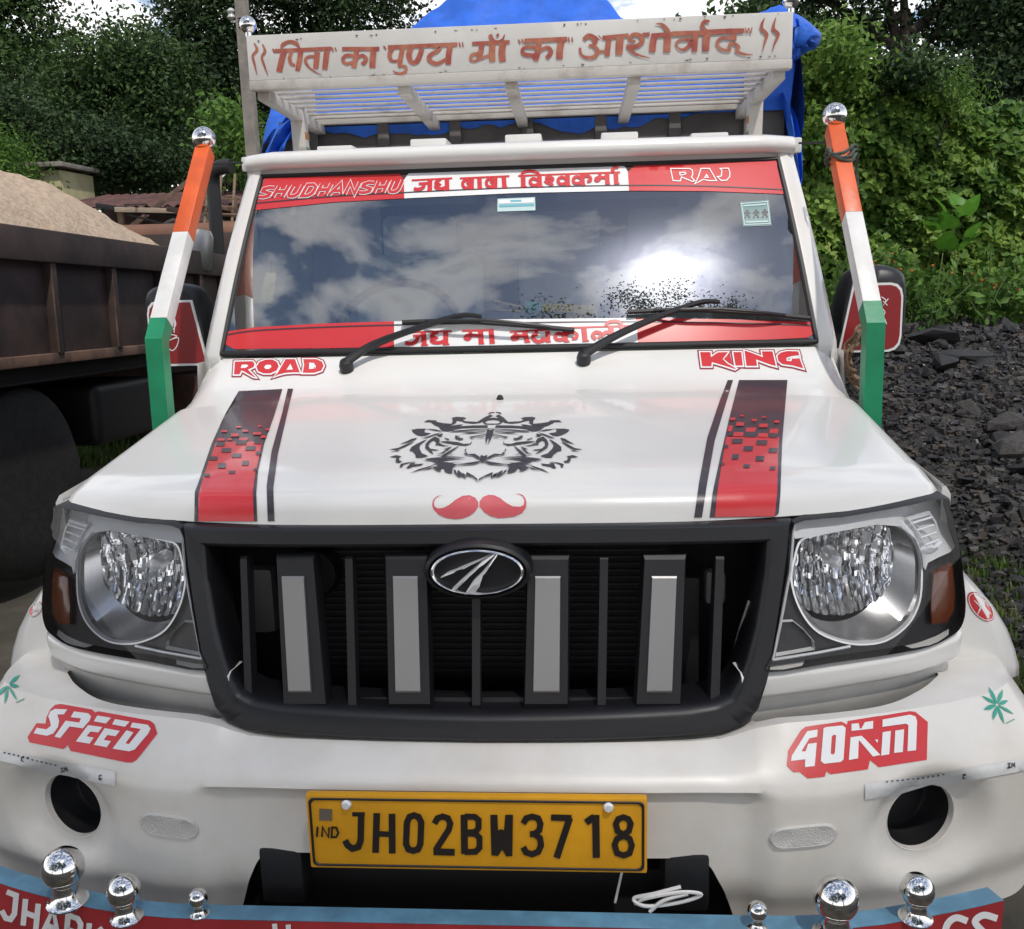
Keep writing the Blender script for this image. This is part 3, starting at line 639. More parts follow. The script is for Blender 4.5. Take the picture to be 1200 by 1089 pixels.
# ---- old tipper truck on the left
DX = -2.30
dt = thing('tipper_truck', 'rust-brown tipper truck with ribbed steel body and dark tyres', 'truck', (DX-1.05, 3.4, 0), (math.radians(-2.2), 0, 0))
Y0, Y1, ZB, ZT = -1.6, 2.5, 1.02, 1.63; hwd = 1.05
for s in (1, -1):
    b = MB(); b.box((s*(hwd-.05), (Y0+Y1)/2, (ZB+ZT)/2), (.03, Y1-Y0, ZT-ZB), .003); b.build('body_side', 'rustbody', dt)
    b = MB(); b.box((s*(hwd-.02), (Y0+Y1)/2, ZT-.07), (.075, Y1-Y0+.05, .15), .008); b.build('top_rail', 'rustbody', dt)
    b = MB(); b.box((s*(hwd-.03), (Y0+Y1)/2, ZB+.02), (.06, Y1-Y0, .05), .006); b.build('bottom_rail', 'rustedge', dt)
    i = 0; y = Y0+.12
    while y < Y1:
        b = MB(); b.bar((s*(hwd-.018), y, ZB+.04), (s*(hwd-.018), y, ZT-.14), .05, .045, .004, (0, 1, 0)); rb = b.build('rib', 'rustbody', dt)
        b = MB(); b.box((s*(hwd+.006), y-.024, (ZB+ZT)/2-.05), (.006, .006, ZT-ZB-.2)); b.build('worn_edge', 'rustedge', rb); y += .60
b = MB(); b.box((0, Y0+.02, (ZB+ZT)/2), (2*hwd-.1, .05, ZT-ZB), .01); b.build('tail_board', 'rustbody', dt)
b = MB(); b.box((0, Y1-.02, (ZB+ZT)/2+.1), (2*hwd-.1, .05, ZT-ZB+.2), .01); b.build('head_board', 'rustbody', dt)
b = MB(); b.box((0, (Y0+Y1)/2, ZB-.04), (2*hwd-.15, Y1-Y0, .10), .01); b.build('body_floor', 'void', dt)  # underside painted near black to stand for the shadow beneath the truck
for s in (-1, 1):
    b = MB(); b.box((s*.42, 1.4, .80), (.10, 5.8, .22), .01); b.build('chassis_beam', 'rustbody', dt)
for y in (-.42, 3.5):
    for s in (-1, 1):
        for dx_ in ((.82, .52) if y < 0 else (.80,)):
            wl = MB(); wl.lathe([(.26, -.12), (.41, -.12), (.455, -.09), (.462, 0), (.455, .09), (.41, .12), (.26, .12)], (s*dx_, y, .455), (1, 0, 0), 36); tw = wl.build('wheel', 'tyre', dt)
            wr = MB(); wr.lathe([(.05, .02), (.16, .03), (.22, -.02), (.265, .06), (.275, .12), (.275, -.12), (.05, -.12)], (s*dx_, y, .455), (s, 0, 0), 28); wr.build('rim', 'rustbody', tw)
b = MB(); b.box((.72, .62, .70), (.40, .70, .34), .05, None, 3); b.build('fuel_tank', 'plasticg', dt)  # tank near black: the shadow below the body put into its colour
b = MB(); b.box((.84, 1.75, .66), (.30, .60, .34), .02); b.build('tool_box', mat('dull_red_brown', (.10, .045, .032), .8, var=.4, vscale=6), dt)
b = MB(); b.box((0, 3.55, 1.32), (2.0, 1.5, 1.25), .10, None, 3); cb = b.build('cab', mat('tipper_cab_paint', (.20, .09, .05), .6, var=.2, vscale=4), dt)
b = MB(); b.box((0, 2.79, 1.62), (1.2, .02, .36), .01); b.build('rear_window', 'sglass', cb)
ep = at(266, 290, x=DX+.06); ey = ep.y-3.4
b = MB(); b.tube(crom([(1.02, ey, .7), (1.02, ey, 1.5), (1.02, ey, 2.0), (1.02, ey, 2.12), (1.04, ey-.02, 2.19), (1.10, ey-.03, 2.22), (1.17, ey-.04, 2.22)], 4), .048, 12); b.build('exhaust_pipe', 'rubber', dt)
b = MB(); b.lathe([(.10, 0), (.115, .02), (.12, .22), (.10, .26), (.03, .27)], (.98, ey-.35, 1.52), (.1, 0, 1), 20); b.build('air_filter', mat('dull_aluminium', (.30, .30, .29), .4, metal=.7), dt)
# sand load
def heap(a, c):
    x = (2*a-1)*(hwd-.09); y = Y0+.06+(Y1-Y0-.12)*c; e = (1-abs(2*a-1)**2.2); f = sm(0, .12, c)*sm(1.06, .58, c)
    return Vector((DX-1.05+x, 3.4+y, ZT-.10 - .04*(y) + (.52*e*f + .03*vn(x*4, y*3, 2)*e + .018*vn(x*11, y*9, 4) + .010*vn(x*29, y*31, 6)) + .03))
sv, sf = grid_mesh(70, 120, heap); sd = link_mesh('sand_load', sv, sf, 'sand', None, True, 80); tag(sd, 'heaped load of pale brown sand filling the tipper truck', 'sand', None, 'stuff')

# ---- pole, shed, wall, scrap
pb = at(306, 300, y=9.2); pt = thing('concrete_pole', 'square grey concrete utility pole standing behind the cab', 'utility pole', (pb.x, 9.2, 0))
b = MB(); b.loft([[Vector((sx*w, sy*w, z)) for sx, sy in ((1, 1), (-1, 1), (-1, -1), (1, -1))] for w, z in ((.075, -.1), (.060, 3.0), (.048, 7.5))], True, True); b.build('shaft', 'concrete', pt, True, 30)
b = MB()
for i in range(4): b.tube([(.062*math.cos(a), .062*math.sin(a), 3.95+.03*i+.02*math.sin(a)) for a in np.linspace(0, 2*PI, 17)], .008, 5)
b.build('wire_wrap', 'rubber', pt)
b = MB(); b.lathe([(.02, 0), (.045, .02), (.03, .05), (.045, .08), (.02, .11)], (-.11, -.02, 4.02), (0, 0, 1), 14); b.bar((-.12, -.02, 4.0), (.05, -.02, 4.0), .02, .02); b.build('insulator', mat('porcelain', (.55, .55, .53), .3), pt)
sp = at(185, 228, y=12.0); sh = thing('shed', 'low open shed with a rust-red sheet roof behind the tipper truck', 'shed', (sp.x, 12, 0))
zr_ = sp.z
def roofp(a, c): return Vector((-1.35+2.9*a, -.9+2.2*c, zr_-.22+.34*c+.015*math.sin(a*2.9*2*PI/.14)))
v, f = grid_mesh(180, 6, roofp); link_mesh('roof', v, f, 'rustroof', sh, True, 60)
b = MB(); b.box((0, 1.2, zr_/2), (2.7, .08, zr_), .01); b.build('back_wall', mat('shed_wall', (.11, .06, .05), .9, var=.4, vscale=3), sh)
for x in (-1.25, -.2, .9, 1.4):
    b = MB(); b.bar((x, -.75, 0), (x, -.75, zr_-.2), .07, .07, .005, (0, 1, 0)); b.build('post', 'wood', sh)
wp = at(55, 203, y=13.2); wl_ = thing('cream_outhouse', 'small cream painted outhouse with a flat roof among the trees', 'outhouse', (wp.x-.15, 13.2, 0))
b = MB(); b.box((0, .6, (wp.z+.05)/2), (.62, 1.0, wp.z+.05), .01); b.build('wall', 'creamwall', wl_)
b = MB(); b.box((0, .6, wp.z+.13), (.78, 1.2, .07), .01); b.build('roof_slab', 'concrete', wl_)
b = MB(); b.box((-.05, .088, .9), (.4, .03, 1.7), .01); b.build('door', 'wood', wl_)
pk = at(180, 247, y=8.6); pl = thing('plank', 'long pale plank lying across the scrap behind the tipper truck', 'plank', (pk.x, 8.6, pk.z)); b = MB(); b.box((0, 0, 0), (.75, .16, .05), .004, Matrix.Rotation(.05, 3, 'Y')); b.build('board', mat('pale_plank', (.42, .33, .24), .8, var=.2, vscale=8, stretch=(1, 8, 8)), pl)
jb = thing('scrap_heap', 'tangle of dark scrap metal heaped between the tipper truck and the shed', 'scrap', (pk.x+.3, 8.9, 0)); random.seed(3)
b = MB(); v, f = grid_mesh(20, 14, lambda a, c: Vector(((2*a-1)*1.6, (2*c-1)*.9, max(0, 1-(2*a-1)**2)*max(0, 1-(2*c-1)**2)*(pk.z-.05)*1.02+.05*vn(a*9, c*7)))); b.add(v, f); b.build('heap', 'rustbody', jb)
for i in range(26):
    c = Vector((random.uniform(-.9, .9), random.uniform(-.6, .3), pk.z*random.uniform(.7, 1.03))); d = Vector((random.uniform(-1, 1), random.uniform(-.6, .6), random.uniform(-.4, .5))).normalized()*random.uniform(.15, .5); b = MB()
    if i % 4 == 0: b.tube([c+Vector((.16*math.cos(a), .05*math.sin(a), .10*math.sin(a))) for a in np.linspace(0, 2*PI, 19)], .014, 6)
    else: b.bar(c-d, c+d, .025, random.choice((.02, .05)), .003)
    b.build('scrap_bar', random.choice((MT['rustbody'], MT['rustedge'], MT['plasticg'])), jb)
ld = thing('ladder', 'short wooden ladder leaning on the scrap beside the concrete pole', 'ladder', (0, 0, 0)); L0_, L1_ = at(243, 260, y=8.3), at(250, 226, y=8.5)
for (a1, a2) in (((240, 262), (243, 228)), ((256, 262), (258, 228)), ((272, 262), (274, 230))):
    b = MB(); b.bar(at(*a1, y=8.2), at(*a2, y=8.35), .022, .022, .003, (0, -1, 0), .25); b.build('rail', 'wood', ld)
for py in (232, 241, 250, 259):
    b = MB(); b.bar(at(238, py, y=8.22), at(278, py+1.5, y=8.22), .018, .018, .002); b.build('rung', 'wood', ld)
# ================================================================== the pickup truck (front bumper at y = 0, driving towards -y)
T = thing('pickup_truck', 'white pickup truck with black grille, red bonnet stripes and lettered board over its cab', 'pickup truck')
yF0 = lambda x: .195 + .155*(min(abs(x), .85)/.775)**3
yF = lambda x: .195 + .155*(min(abs(x), .80)/.775)**3 + 9*max(0, min(abs(x), .80)-.735)**2           # plan line of the nose
yH = lambda x, z: yF0(x) - .018 - .27*(1.02-z)                    # face of the headlights
yG = lambda x, z: yF0(x)*.85 + .012 - .25*(1.02-z)                # face of the grille
ZN = 1.018
# ---- bonnet
def bonnet_prof(y, x):
    s = y - yF(x)
    nose = np.interp(s, [0, .004, .012, .026, .05, .085], [0, .022, .037, .047, .054, .058])
    return ZN + nose + max(0, s-.06)/(.865-yF(x)-.06)*(1.142-ZN-.058)
def bonnet_col():
    c = [(i/14*.735, .024*(i/14)**3) for i in range(15)]
    for k in range(1, 8):
        a = math.radians(82)*k/7; c.append((.735+.050*math.sin(a), .024+.050*(1-math.cos(a))))
    c.append((.7895, .085)); return c
bc = bonnet_col(); bc = [(-x, d) for x, d in reversed(bc[1:])] + bc
rows = [0, .004, .009, .016, .026, .04, .06, .085, .12, .17, .23, .29, .35, .42, .5, .58, .65]
vs = []
for r in rows:
    for (x, d) in bc:
        x2 = x; L = .865 - yF(x); y = yF(x) + (r if r <= .085 else .085 + (r-.085)/(.65-.085)*(L-.085))
        z = bonnet_prof(y, x); crease = .004*sm(.50, .47, abs(x))*sm(.06, .14, r)
        z2 = max(z - d + crease, ZN - .002*r) if r < .1 else z-d+crease
        vs.append((x2, y, z2))
n = len(bc); fs = [(j*n+i, j*n+i+1, (j+1)*n+i+1, (j+1)*n+i) for j in range(len(rows)-1) for i in range(n-1)]
# rolled-under front edge
k0 = len(vs); vs += [(x, yF(x)+.03, ZN-.006) for (x, d) in bc]; fs += [(i, i+1, k0+i+1, k0+i) for i in range(n-1)]
bonnet = link_mesh('bonnet', vs, fs, 'white', T, True, 50)
# ---- windshield
zcb = at(600, 408, y=1.035).z; zct = at(608, 197, y=1.335).z
def WB(u): q = 1-abs(u)**2.2; return Vector((u*.735, 1.100-.065*q, 1.222+(zcb-1.222)*q - .012*sm(.93, 1, abs(u))*0))
def WT(u): q = 1-abs(u)**2.2; return Vector((u*.688, 1.385-.050*q, 1.675+(zct-1.675)*q))
WN = Vector((0, -.846, .534))
def WS(u, v):
    p = WB(u).lerp(WT(u), v); return p + WN*(.012*math.sin(PI*min(max(v, 0), 1)))
vs, fs = grid_mesh(49, 25, lambda a, b: WS(2*a-1, b))
windshield = link_mesh('windshield', vs, fs, 'glass', T, True, 80, None, (0, -1, .5))
def wloop(k, inset=0.):
    e = inset; P = []
    for i in range(41): P.append(WS(-1+e+(2-2*e)*i/40, 0+e))
    for i in range(1, 21): P.append(WS(1-e, e+(1-2*e)*i/20))
    for i in range(1, 41): P.append(WS(1-e-(2-2*e)*i/40, 1-e))
    for i in range(1, 20): P.append(WS(-1+e, 1-e-(1-2*e)*i/20))
    return P
L0 = wloop(0)
def seal(r):
    L = L0+[L0[0], L0[1]]; b = MB(); b.tube(L, r, 8, False); return b
seal(.0075).build('windshield_seal', 'rubber', T)
# ---- cowl panel between bonnet and windshield
def cowl(a, b):
    x = (2*a-1)*.782; u = max(-1, min(1, x/.735)); e = WB(u); ex = abs(x)-.735
    p0 = Vector((x, .868, 1.140 - .024*min(1, abs(x)/.735)**3 - (0 if ex < 0 else .045*(ex/.047)**2)))
    p1 = Vector((x, e.y-.004+(max(0, ex)*.5), e.z-.012-(0 if ex < 0 else .03*(ex/.047))))
    p = p0.lerp(p1, b); p.z -= .012*math.sin(PI*b); return p
vs, fs = grid_mesh(61, 11, cowl); cowlo = link_mesh('cowl_panel', vs, fs, 'white', T, True, 70)
b = MB(); b.tube([(x, .8665, 1.1335-.024*(abs(x)/.735)**3) for x in np.linspace(-.73, .73, 41)], .0035, 6); b.build('bonnet_gap', 'void', T)
# ---- A pillars, roof, cab shell
for s in (-1, 1):
    loops = []
    for v in (-.30, -.16, -.07, 0, .25, .5, .75, 1.0, 1.05):
        vv = max(v, 0); p = WB(s).lerp(WT(s), vv) + WN*(.012*math.sin(PI*min(vv, 1)))
        if v < 0: p += Vector((0, .02*v/-.3, .448*v)); p.y += .06*(-v)
        o = .052 + (.030*(-v/.3)**1.2 if v < 0 else -.006*vv)
        i_ = -.004; X = lambda w: p.x + s*w
        loops.append([Vector((X(i_), p.y+.004, p.z)), Vector((X(.006), p.y-.010, p.z-.002)), Vector((X(o*.55), p.y-.006, p.z)), Vector((X(o), p.y+.018, p.z)),
                      Vector((X(o+.004), p.y+.09, p.z)), Vector((X(i_), p.y+.10, p.z))])
    b = MB(); b.loft(loops, True, True); b.build('pillar', 'white', T, True, 50)
rl = [WT(u)+Vector((u*.044, -.010+.02*u*u+.012*sm(.92, 1, abs(u)), .037-.005*sm(.90, 1, abs(u)))) for u in np.linspace(-1, 1, 41)]
b = MB()
prof = [(-.002, -.019), (-.013, -.017), (-.021, -.010), (-.024, .000), (-.022, .010), (-.014, .019), (.004, .026), (.035, .031), (.08, .034)]
for p in rl: b.v += [(p.x, p.y+a, p.z+c) for a, c in prof]
m_ = len(prof); b.f += [(i*m_+k, i*m_+k+1, (i+1)*m_+k+1, (i+1)*m_+k) for i in range(40) for k in range(m_-1)]
b.f += [tuple(range(m_)), tuple(range(40*m_, 41*m_))]
b.build('roof_rail', 'white', T, True, 50)
# strip between glass and rail
def hdr(a, c):
    u = 2*a-1; p = WT(u); q = rl[min(40, int(round(a*40)))]+Vector((0, -.002, -.016)); return (p+Vector((0, -.004, .006))).lerp(q, c)
vs, fs = grid_mesh(41, 4, hdr); link_mesh('windshield_header', vs, fs, mat('header_grey', (.40, .38, .36), .4), T, True, 60)
def roof(a, c):
    p = rl[min(40, int(round(a*40)))]; return Vector((p.x*(1+.04*c), p.y+.07+c*(2.06-p.y-.07), p.z+.029+.045*math.sin(PI*min(1, c*.55+.02))*(1-(2*a-1)**2*.6)))
vs, fs = grid_mesh(41, 10, roof); link_mesh('roof', vs, fs, 'white', T, True, 60)
for x in (-.50, -.24, .02, .28, .52):
    b = MB(); b.box((x, 1.70, 1.757-.05*x*x), (.10, .50, .026), .006); b.build('roof_rib', 'white', T)
b = MB(); b.box((0, 2.065, 1.32), (1.54, .03, .96), .01); b.build('cab_back', 'white', T)
b = MB(); b.box((0, 2.044, 1.45), (1.0, .012, .36), .004); b.build('rear_window', 'sglass', T)
b = MB(); b.box((0, 1.55, .52), (1.56, 1.0, .05), .01); b.build('cab_floor', 'void', T)
for s in (-1, 1):
    b = MB()
    def dr(a, c): return Vector((s*(.80+.018*math.sin(PI*c)), 1.10+a*.94, .50+c*.70))
    v, f = grid_mesh(8, 8, dr); v2 = [p-Vector((s*.03, 0, 0)) for p in v]; k = len(v); b.add(v, f); b.add(v2, f)
    dor = b.build('door', 'white', T, True, 60)
    b = MB(); b.bar((s*.79, 2.02, 1.18), (s*.735, 2.02, 1.74), .04, .05, .006); b.bar((s*.785, 1.2, 1.20), (s*.79, 2.02, 1.20), .035, .03, .006); b.bar((s*.742, 1.44, 1.715), (s*.735, 2.05, 1.735), .04, .04, .006); b.build('window_frame', 'white', dor)
    b = MB(); b.add([(s*.785, 1.2, 1.20), (s*.785, 2.0, 1.20), (s*.738, 2.0, 1.72), (s*.738, 1.44, 1.70)], [(0, 1, 2, 3)]); b.build('side_glass', 'sglass', dor, False, 40, None, (s, 0, 0))
    b = MB(); b.box((s*.828, 1.86, 1.05), (.02, .13, .03), .008); b.build('handle', 'plastic', dor)
# ---- front fenders with flared wheel arch
for s in (-1, 1):
    secs = []; zz = [1.065, 1.02, .97, .92, .88, .84, .80, .76, .72, .69, .67, .662]
    xx = [.780, .7885, .791, .800, .825, .862, .895, .920, .937, .946, .948, .93]
    ys = [.365, .375, .39, .41, .44, .48, .54, .60, .68, .78, .88, .98, 1.06, 1.10]
    for y in ys:
        t = sm(.345, .41, y); fl = .55+.45*t; arch = .16*(1-((y-.80)/.42)**2) if abs(y-.80) < .42 else 0
        row = []
        for x, z in zip(xx, zz):
            zf = z if z > .9 else .9-(.9-z)*(1 - .35*max(0, arch)/.16*0)
            zt = 1.035+(y-.385)*.07 if z == 1.065 else zf
            row.append(Vector((s*(.789+(x-.789)*fl if x > .789 else x), y, zt - (0 if z > .9 else (1-t)*(.9-z)*-.15))))
        secs.append(row)
    secs.insert(0, [Vector((s*min(abs(p.x), .772), p.y-.004, p.z)) for p in secs[0]])
    b = MB(); b.loft(secs, False); fen = b.build('fender', 'white', T, True, 60)
    # inner arch liner
    b = MB(); v, f = grid_mesh(8, 14, lambda a, c: Vector((s*(.55+a*.345), .80-.45*math.cos(PI*c), .36+.40*math.sin(PI*c)))); b.add(v, f); b.build('wheel_arch_liner', 'void', T)
    b = MB(); b.tube([(s*.932, y, .664) for y in np.linspace(.42, 1.1, 12)], .006, 6); b.build('arch_lip', 'rubber', T)
    wl = MB(); wl.lathe([(.20, -.10), (.335, -.10), (.36, -.075), (.365, 0), (.36, .075), (.335, .10), (.20, .10)], (s*.70, .80, .365), (1, 0, 0), 36); tw = wl.build('front_wheel', 'tyre', T)
    wr = MB(); wr.lathe([(.02, .05), (.12, .06), (.19, .08), (.205, .10), (.205, -.10), (.02, -.10)], (s*.70, .80, .365), (s, 0, 0), 28); wr.build('rim', 'silver', tw)
# ---- body panel behind grille, radiator support
b = MB(); b.box((0, .44, .73), (1.50, .02, .56)); b.build('radiator_support', 'void', T)
v, f = grid_mesh(25, 4, lambda a, c: Vector(((2*a-1)*.74, yF((2*a-1)*.74)+.035+c*(.60-yF((2*a-1)*.74)-.035), ZN-.008))); link_mesh('bonnet_inner', v, f, 'void', T)
b = MB(); b.box((0, .345, .87), (.62, .05, .34), .01); rad = b.build('radiator', 'void', T)
b = MB()
for i in range(26): b.box((0, .317, .72+i*.0122), (.60, .006, .004))
b.build('radiator_fins', 'fins', rad)
b = MB(); b.box((-.395, .30, .86), (.05, .04, .12), .015); b.build('horn_bracket', mat('dull_steel', (.10, .10, .10), .5), T)
b = MB(); b.lathe([(.0, .02), (.04, .018), (.047, 0), (.045, -.02)], (-.30, .30, .91), (0, -1, 0), 20); b.build('horn', 'plasticg', T)
b = MB(); b.box((.335, .30, .80), (.05, .03, .20), .01); b.build('bracket', MT['fins'], T)
b = MB(); b.box((.385, .30, .88), (.035, .03, .06), .01); b.build('bracket', mat('dull_alloy', (.22, .215, .21), .5), T)
b = MB(); b.tube(crom([at(878, 705, y=.22), at(868, 735, y=.235), at(858, 770, y=.235), at(842, 808, y=.22)], 5), .0026, 6); b.build('cable', 'wire', T)

# ---- grille
GO_L = [(212, 617), (216, 655), (222, 700), (231, 765), (238, 800), (247, 832), (262, 850), (285, 860), (340, 865), (420, 869), (560, 871)]
GO_R = [(929, 611), (926, 650), (919, 700), (908, 765), (899, 800), (888, 832), (874, 849), (850, 858), (790, 864), (700, 869), (560, 871)]
GI_L = [(240, 644), (244, 690), (252, 740), (261, 775), (270, 800), (279, 816), (296, 824), (330, 829), (420, 834), (500, 837), (560, 838)]
GI_R = [(891, 640), (888, 690), (879, 740), (870, 775), (861, 800), (851, 815), (834, 823), (800, 829), (710, 834), (620, 837), (560, 838)]
def sym(Lp, Rp, f):
    """average the two traced sides into one symmetric half outline"""
    out = []
    for a, c in zip(Lp, Rp):
        A = at_surf(*a, f); C = at_surf(*c, f); out.append(((C.x-A.x)/2, (A.z+C.z)/2))
    return out
go = sym(GO_L, GO_R, yG); gi = sym(GI_L, GI_R, yG)
def ring2d(h, topz=None):
    h = [(max(x, 0.0), z) for x, z in h]; h[-1] = (0.0, h[-1][1])
    top = [(h[0][0]*k, h[0][1]+(.004*(1-k*k))) for k in (-.75, -.5, -.25, 0, .25, .5, .75)]
    return [(-x, z) for x, z in reversed(h[:-1])][::1] , h, top
def closed_outline(h):
    L, R, top = ring2d(h); # start bottom centre, go right side up, across top to the left, down
    right = list(reversed(h)); left = [(-x, z) for x, z in h[:-1]]
    topl = [(x, z) for x, z in reversed(top)]
    return right + topl + left
def ringpts(o, n=140): return [ (p.x, p.y) for p in resample(crom([(x, z, 0) for x, z in o], 1, True), n, True)]
ro = closed_outline(go); ri = closed_outline(gi)
# match points by index groups so both loops share the same count
def subdiv(o, k=5):
    out = []
    for i in range(len(o)):
        a, c = o[i], o[(i+1) % len(o)]
        out += [(a[0]+(c[0]-a[0])*j/k, a[1]+(c[1]-a[1])*j/k) for j in range(k)]
    return out
ro, ri = subdiv(ro), subdiv(ri)
mixp = lambda t: [(a[0]+(c[0]-a[0])*t, a[1]+(c[1]-a[1])*t) for a, c in zip(ro, ri)]
L3 = lambda o, dy: [Vector((x, yG(x, z)+dy, z)) for x, z in o]
b = MB(); b.loft([L3(ro, .07), L3(ro, .012), L3(mixp(.06), .003), L3(mixp(.14), 0), L3(mixp(.72), .000), L3(mixp(.86), .004), L3(mixp(.95), .012), L3(ri, .024), L3(ri, .085)], True)
grille = b.build('grille', 'plastic', T, True, 35)
gz = lambda px, py, dy=0.: at_surf(px, py, lambda x, z: yG(x, z)+dy)
def gbar(x0t, x1t, x0b, x1b, yt, yb, dy, th, name, m, bev=.004):
    P = [gz(x0t, yt, dy), gz(x1t, yt, dy), gz(x1b, yb, dy), gz(x0b, yb, dy)]
    n = (P[1]-P[0]).cross(P[3]-P[0]).normalized()
    if n.y > 0: n = -n
    c = sum(P, Vector())/4; ins = [p + (c-p).normalized()*bev*1.6 for p in P]
    b = MB(); b.loft([[p - n*th for p in P], [p - n*bev for p in P], ins], True); b.f.append((8, 9, 10, 11)); return b.build(name, m, grille, True, 25)
for (a, c, d, e) in ((322, 368, 331, 384), (450, 501, 454, 506), (617, 668, 613, 667), (754, 805, 744, 799)):
    gbar(a, c, d, e, 649, 832, .014, .028, 'bar', 'plastic', .006)
for (a, c, d, e) in ((329.5, 356, 337.5, 364.5), (460, 489.5, 463, 493), (627, 657, 624.5, 656), (764, 793.5, 757.5, 788)):
    gbar(a, c, d, e, 675.5, 812, .0095, .012, 'silver_insert', 'silver', .002)
for (a, c, d, e) in ((281, 289, 287, 296), (404, 413, 408, 418), (553, 563, 553, 563), (703, 713, 700, 710), (839, 849, 832, 843)):
    gbar(a, c, d, e, 652, 830, .02, .022, 'thin_bar', 'plasticg', .003)
for (a, c) in ((384, 404), (418, 453), (506, 552), (564, 613), (667, 700), (710, 744)):
    gbar(a-2, c+2, a-4, c+4, 817, 829, .045, .03, 'ledge', 'plasticg', .002)
# emblem: black oval boss, chrome ring and three chrome blades
EC = gz(559, 671, -.018); ew, eh = None, None
eL = gz(494, 671, -.018); eR = gz(623, 671, -.018); eT = gz(559, 634, -.018); eB = gz(559, 707, -.018)
ew = (eR.x-eL.x)/2; eh = (eT.z-eB.z)/2; EC = Vector((0, yG(0, EC.z), (eT.z+eB.z)/2))
def ell(k, kz, dy, n=56, dz=0.): return [EC + Vector((ew*k*math.cos(2*PI*i/n), dy, eh*kz*math.sin(2*PI*i/n)+dz)) for i in range(n)]
b = MB(); b.loft([ell(1, 1, .03), ell(1, 1, -.008), ell(.97, .96, -.016), ell(.90, .87, -.019), ell(.86, .82, -.013), ell(.4, .4, -.0135), ell(.01, .01, -.0135)], True)
emb = b.build('emblem', 'plastic', grille, True, 35)
b = MB(); b.loft([ell(.87, .81, -.012), ell(.865, .80, -.018), ell(.845, .775, -.0225), ell(.82, .745, -.024), ell(.795, .715, -.0225), ell(.775, .69, -.018), ell(.77, .685, -.012)], True); b.build('emblem_ring', 'chrome', T).parent = emb
EP = Plane(EC+Vector((0, -.0145, 0)), (0, -1, .0))
def solid(polys, base, th, name, m, parent):
    """a flat shape with thickness, outline from the photo laid on a plane"""
    V, F = fill2d(polys); P = [base.hit(v.x, v.y, th) for v in V]; Q = [base.hit(v.x, v.y, -.003) for v in V]; n = len(P); b = MB(); b.add(P, F); b.add(Q, F)
    k = 0
    return b, P, Q
for poly in ([(766,148),(722,168),(420,296),(230,392),(300,345),(370,318),(470,300),(600,226)], [(770,152),(790,150),(700,210),(590,315),(470,420),(395,500),(330,520),(420,430),(540,320),(650,220)], [(795,152),(806,158),(740,260),(700,318),(660,350),(620,480),(560,560),(470,560),(560,420),(650,330),(700,270)]):
    P2 = Z(490, 630, 140/1200, poly); b = MB(); V, F = fill2d([P2]); A = [EP.hit(v.x, v.y, .007) for v in V]; B = [EP.hit(v.x, v.y, -.002) for v in V]
    c = sum(A, Vector())/len(A); b.add(A, []) if 0 else None; na = len(A); ce = [p.lerp(c, .55)+Vector((0, -.007, 0)) for p in A[:len(P2)]]; b.add(A[:len(P2)]+ce, [(i, (i+1) % len(P2), len(P2)+(i+1) % len(P2), len(P2)+i) for i in range(len(P2))]); b.add(ce, [tuple(range(len(P2)))]); nn = len(P2); b.add(A[:nn]+B[:nn], [(i, (i+1) % nn, nn+(i+1) % nn, nn+i) for i in range(nn)])
    b.build('emblem_blade', 'chromeh', emb, True, 20)

# ---- headlights
HL_R = [(931, 614), (985, 606), (1045, 596), (1107, 584), (1113, 598), (1118, 613), (1122, 632), (1126, 655), (1129, 680), (1131, 702), (1130, 722), (1124, 737), (1112, 746), (1090, 757), (1040, 767), (975, 776), (901, 787), (906, 765), (914, 720), (923, 665)]
def hp(px, py, dy=0.): return at_surf(px, py, lambda x, z: yH(x, z)+dy)
def hl_outline(): 
    return [(p.x, p.z) for p in (hp(*q) for q in HL_R)]
def h2(pts): return [(p.x, p.z) for p in (hp(*q) for q in pts)]
hzr = lambda pts: Z(890, 570, 260/1200, pts)
HO = [(p.x, p.y) for p in crom([(x, z, 0) for x, z in hl_outline()], 3, True)]
bowl_px = crom([(182, 520, 0), (200, 400, 0), (235, 305, 0), (330, 275, 0), (500, 240, 0), (640, 215, 0), (760, 225, 0), (840, 290, 0), (885, 380, 0), (893, 500, 0), (880, 640, 0), (820, 760, 0), (700, 850, 0), (560, 872, 0), (430, 850, 0), (310, 790, 0), (225, 670, 0)], 4, True)
BW = h2(hzr([(p.x, p.y) for p in bowl_px]))
bcx, bcz = h2(hzr([(545, 545)]))[0]; icx, icz = h2(hzr([(475, 480)]))[0]
ir = h2(hzr([(762, 480)]))[0][0] - icx
def flute(name, axis):
    m = bpy.data.materials.new(name); m.use_nodes = True; t = m.node_tree; b_ = t.nodes['Principled BSDF']
    b_.inputs['Metallic'].default_value = .92; b_.inputs['Base Color'].default_value = (.88, .88, .89, 1); b_.inputs['Roughness'].default_value = .07
    tc = t.nodes.new('ShaderNodeTexCoord'); w = t.nodes.new('ShaderNodeTexWave'); w.wave_type = 'BANDS'; w.bands_direction = axis
    w.inputs['Scale'].default_value = 22; w.inputs['Distortion'].default_value = 1.4; w.inputs['Detail'].default_value = 2; w.inputs['Detail Scale'].default_value = 3
    t.links.new(tc.outputs['Object'], w.inputs['Vector']); bp = t.nodes.new('ShaderNodeBump'); bp.inputs['Strength'].default_value = .0; bp.inputs['Distance'].default_value = .006
    t.links.new(w.outputs['Fac'], bp.inputs['Height']); t.links.new(bp.outputs[0], b_.inputs['Normal']); return m
MT['flute'] = flute('fluted_reflector', 'X')
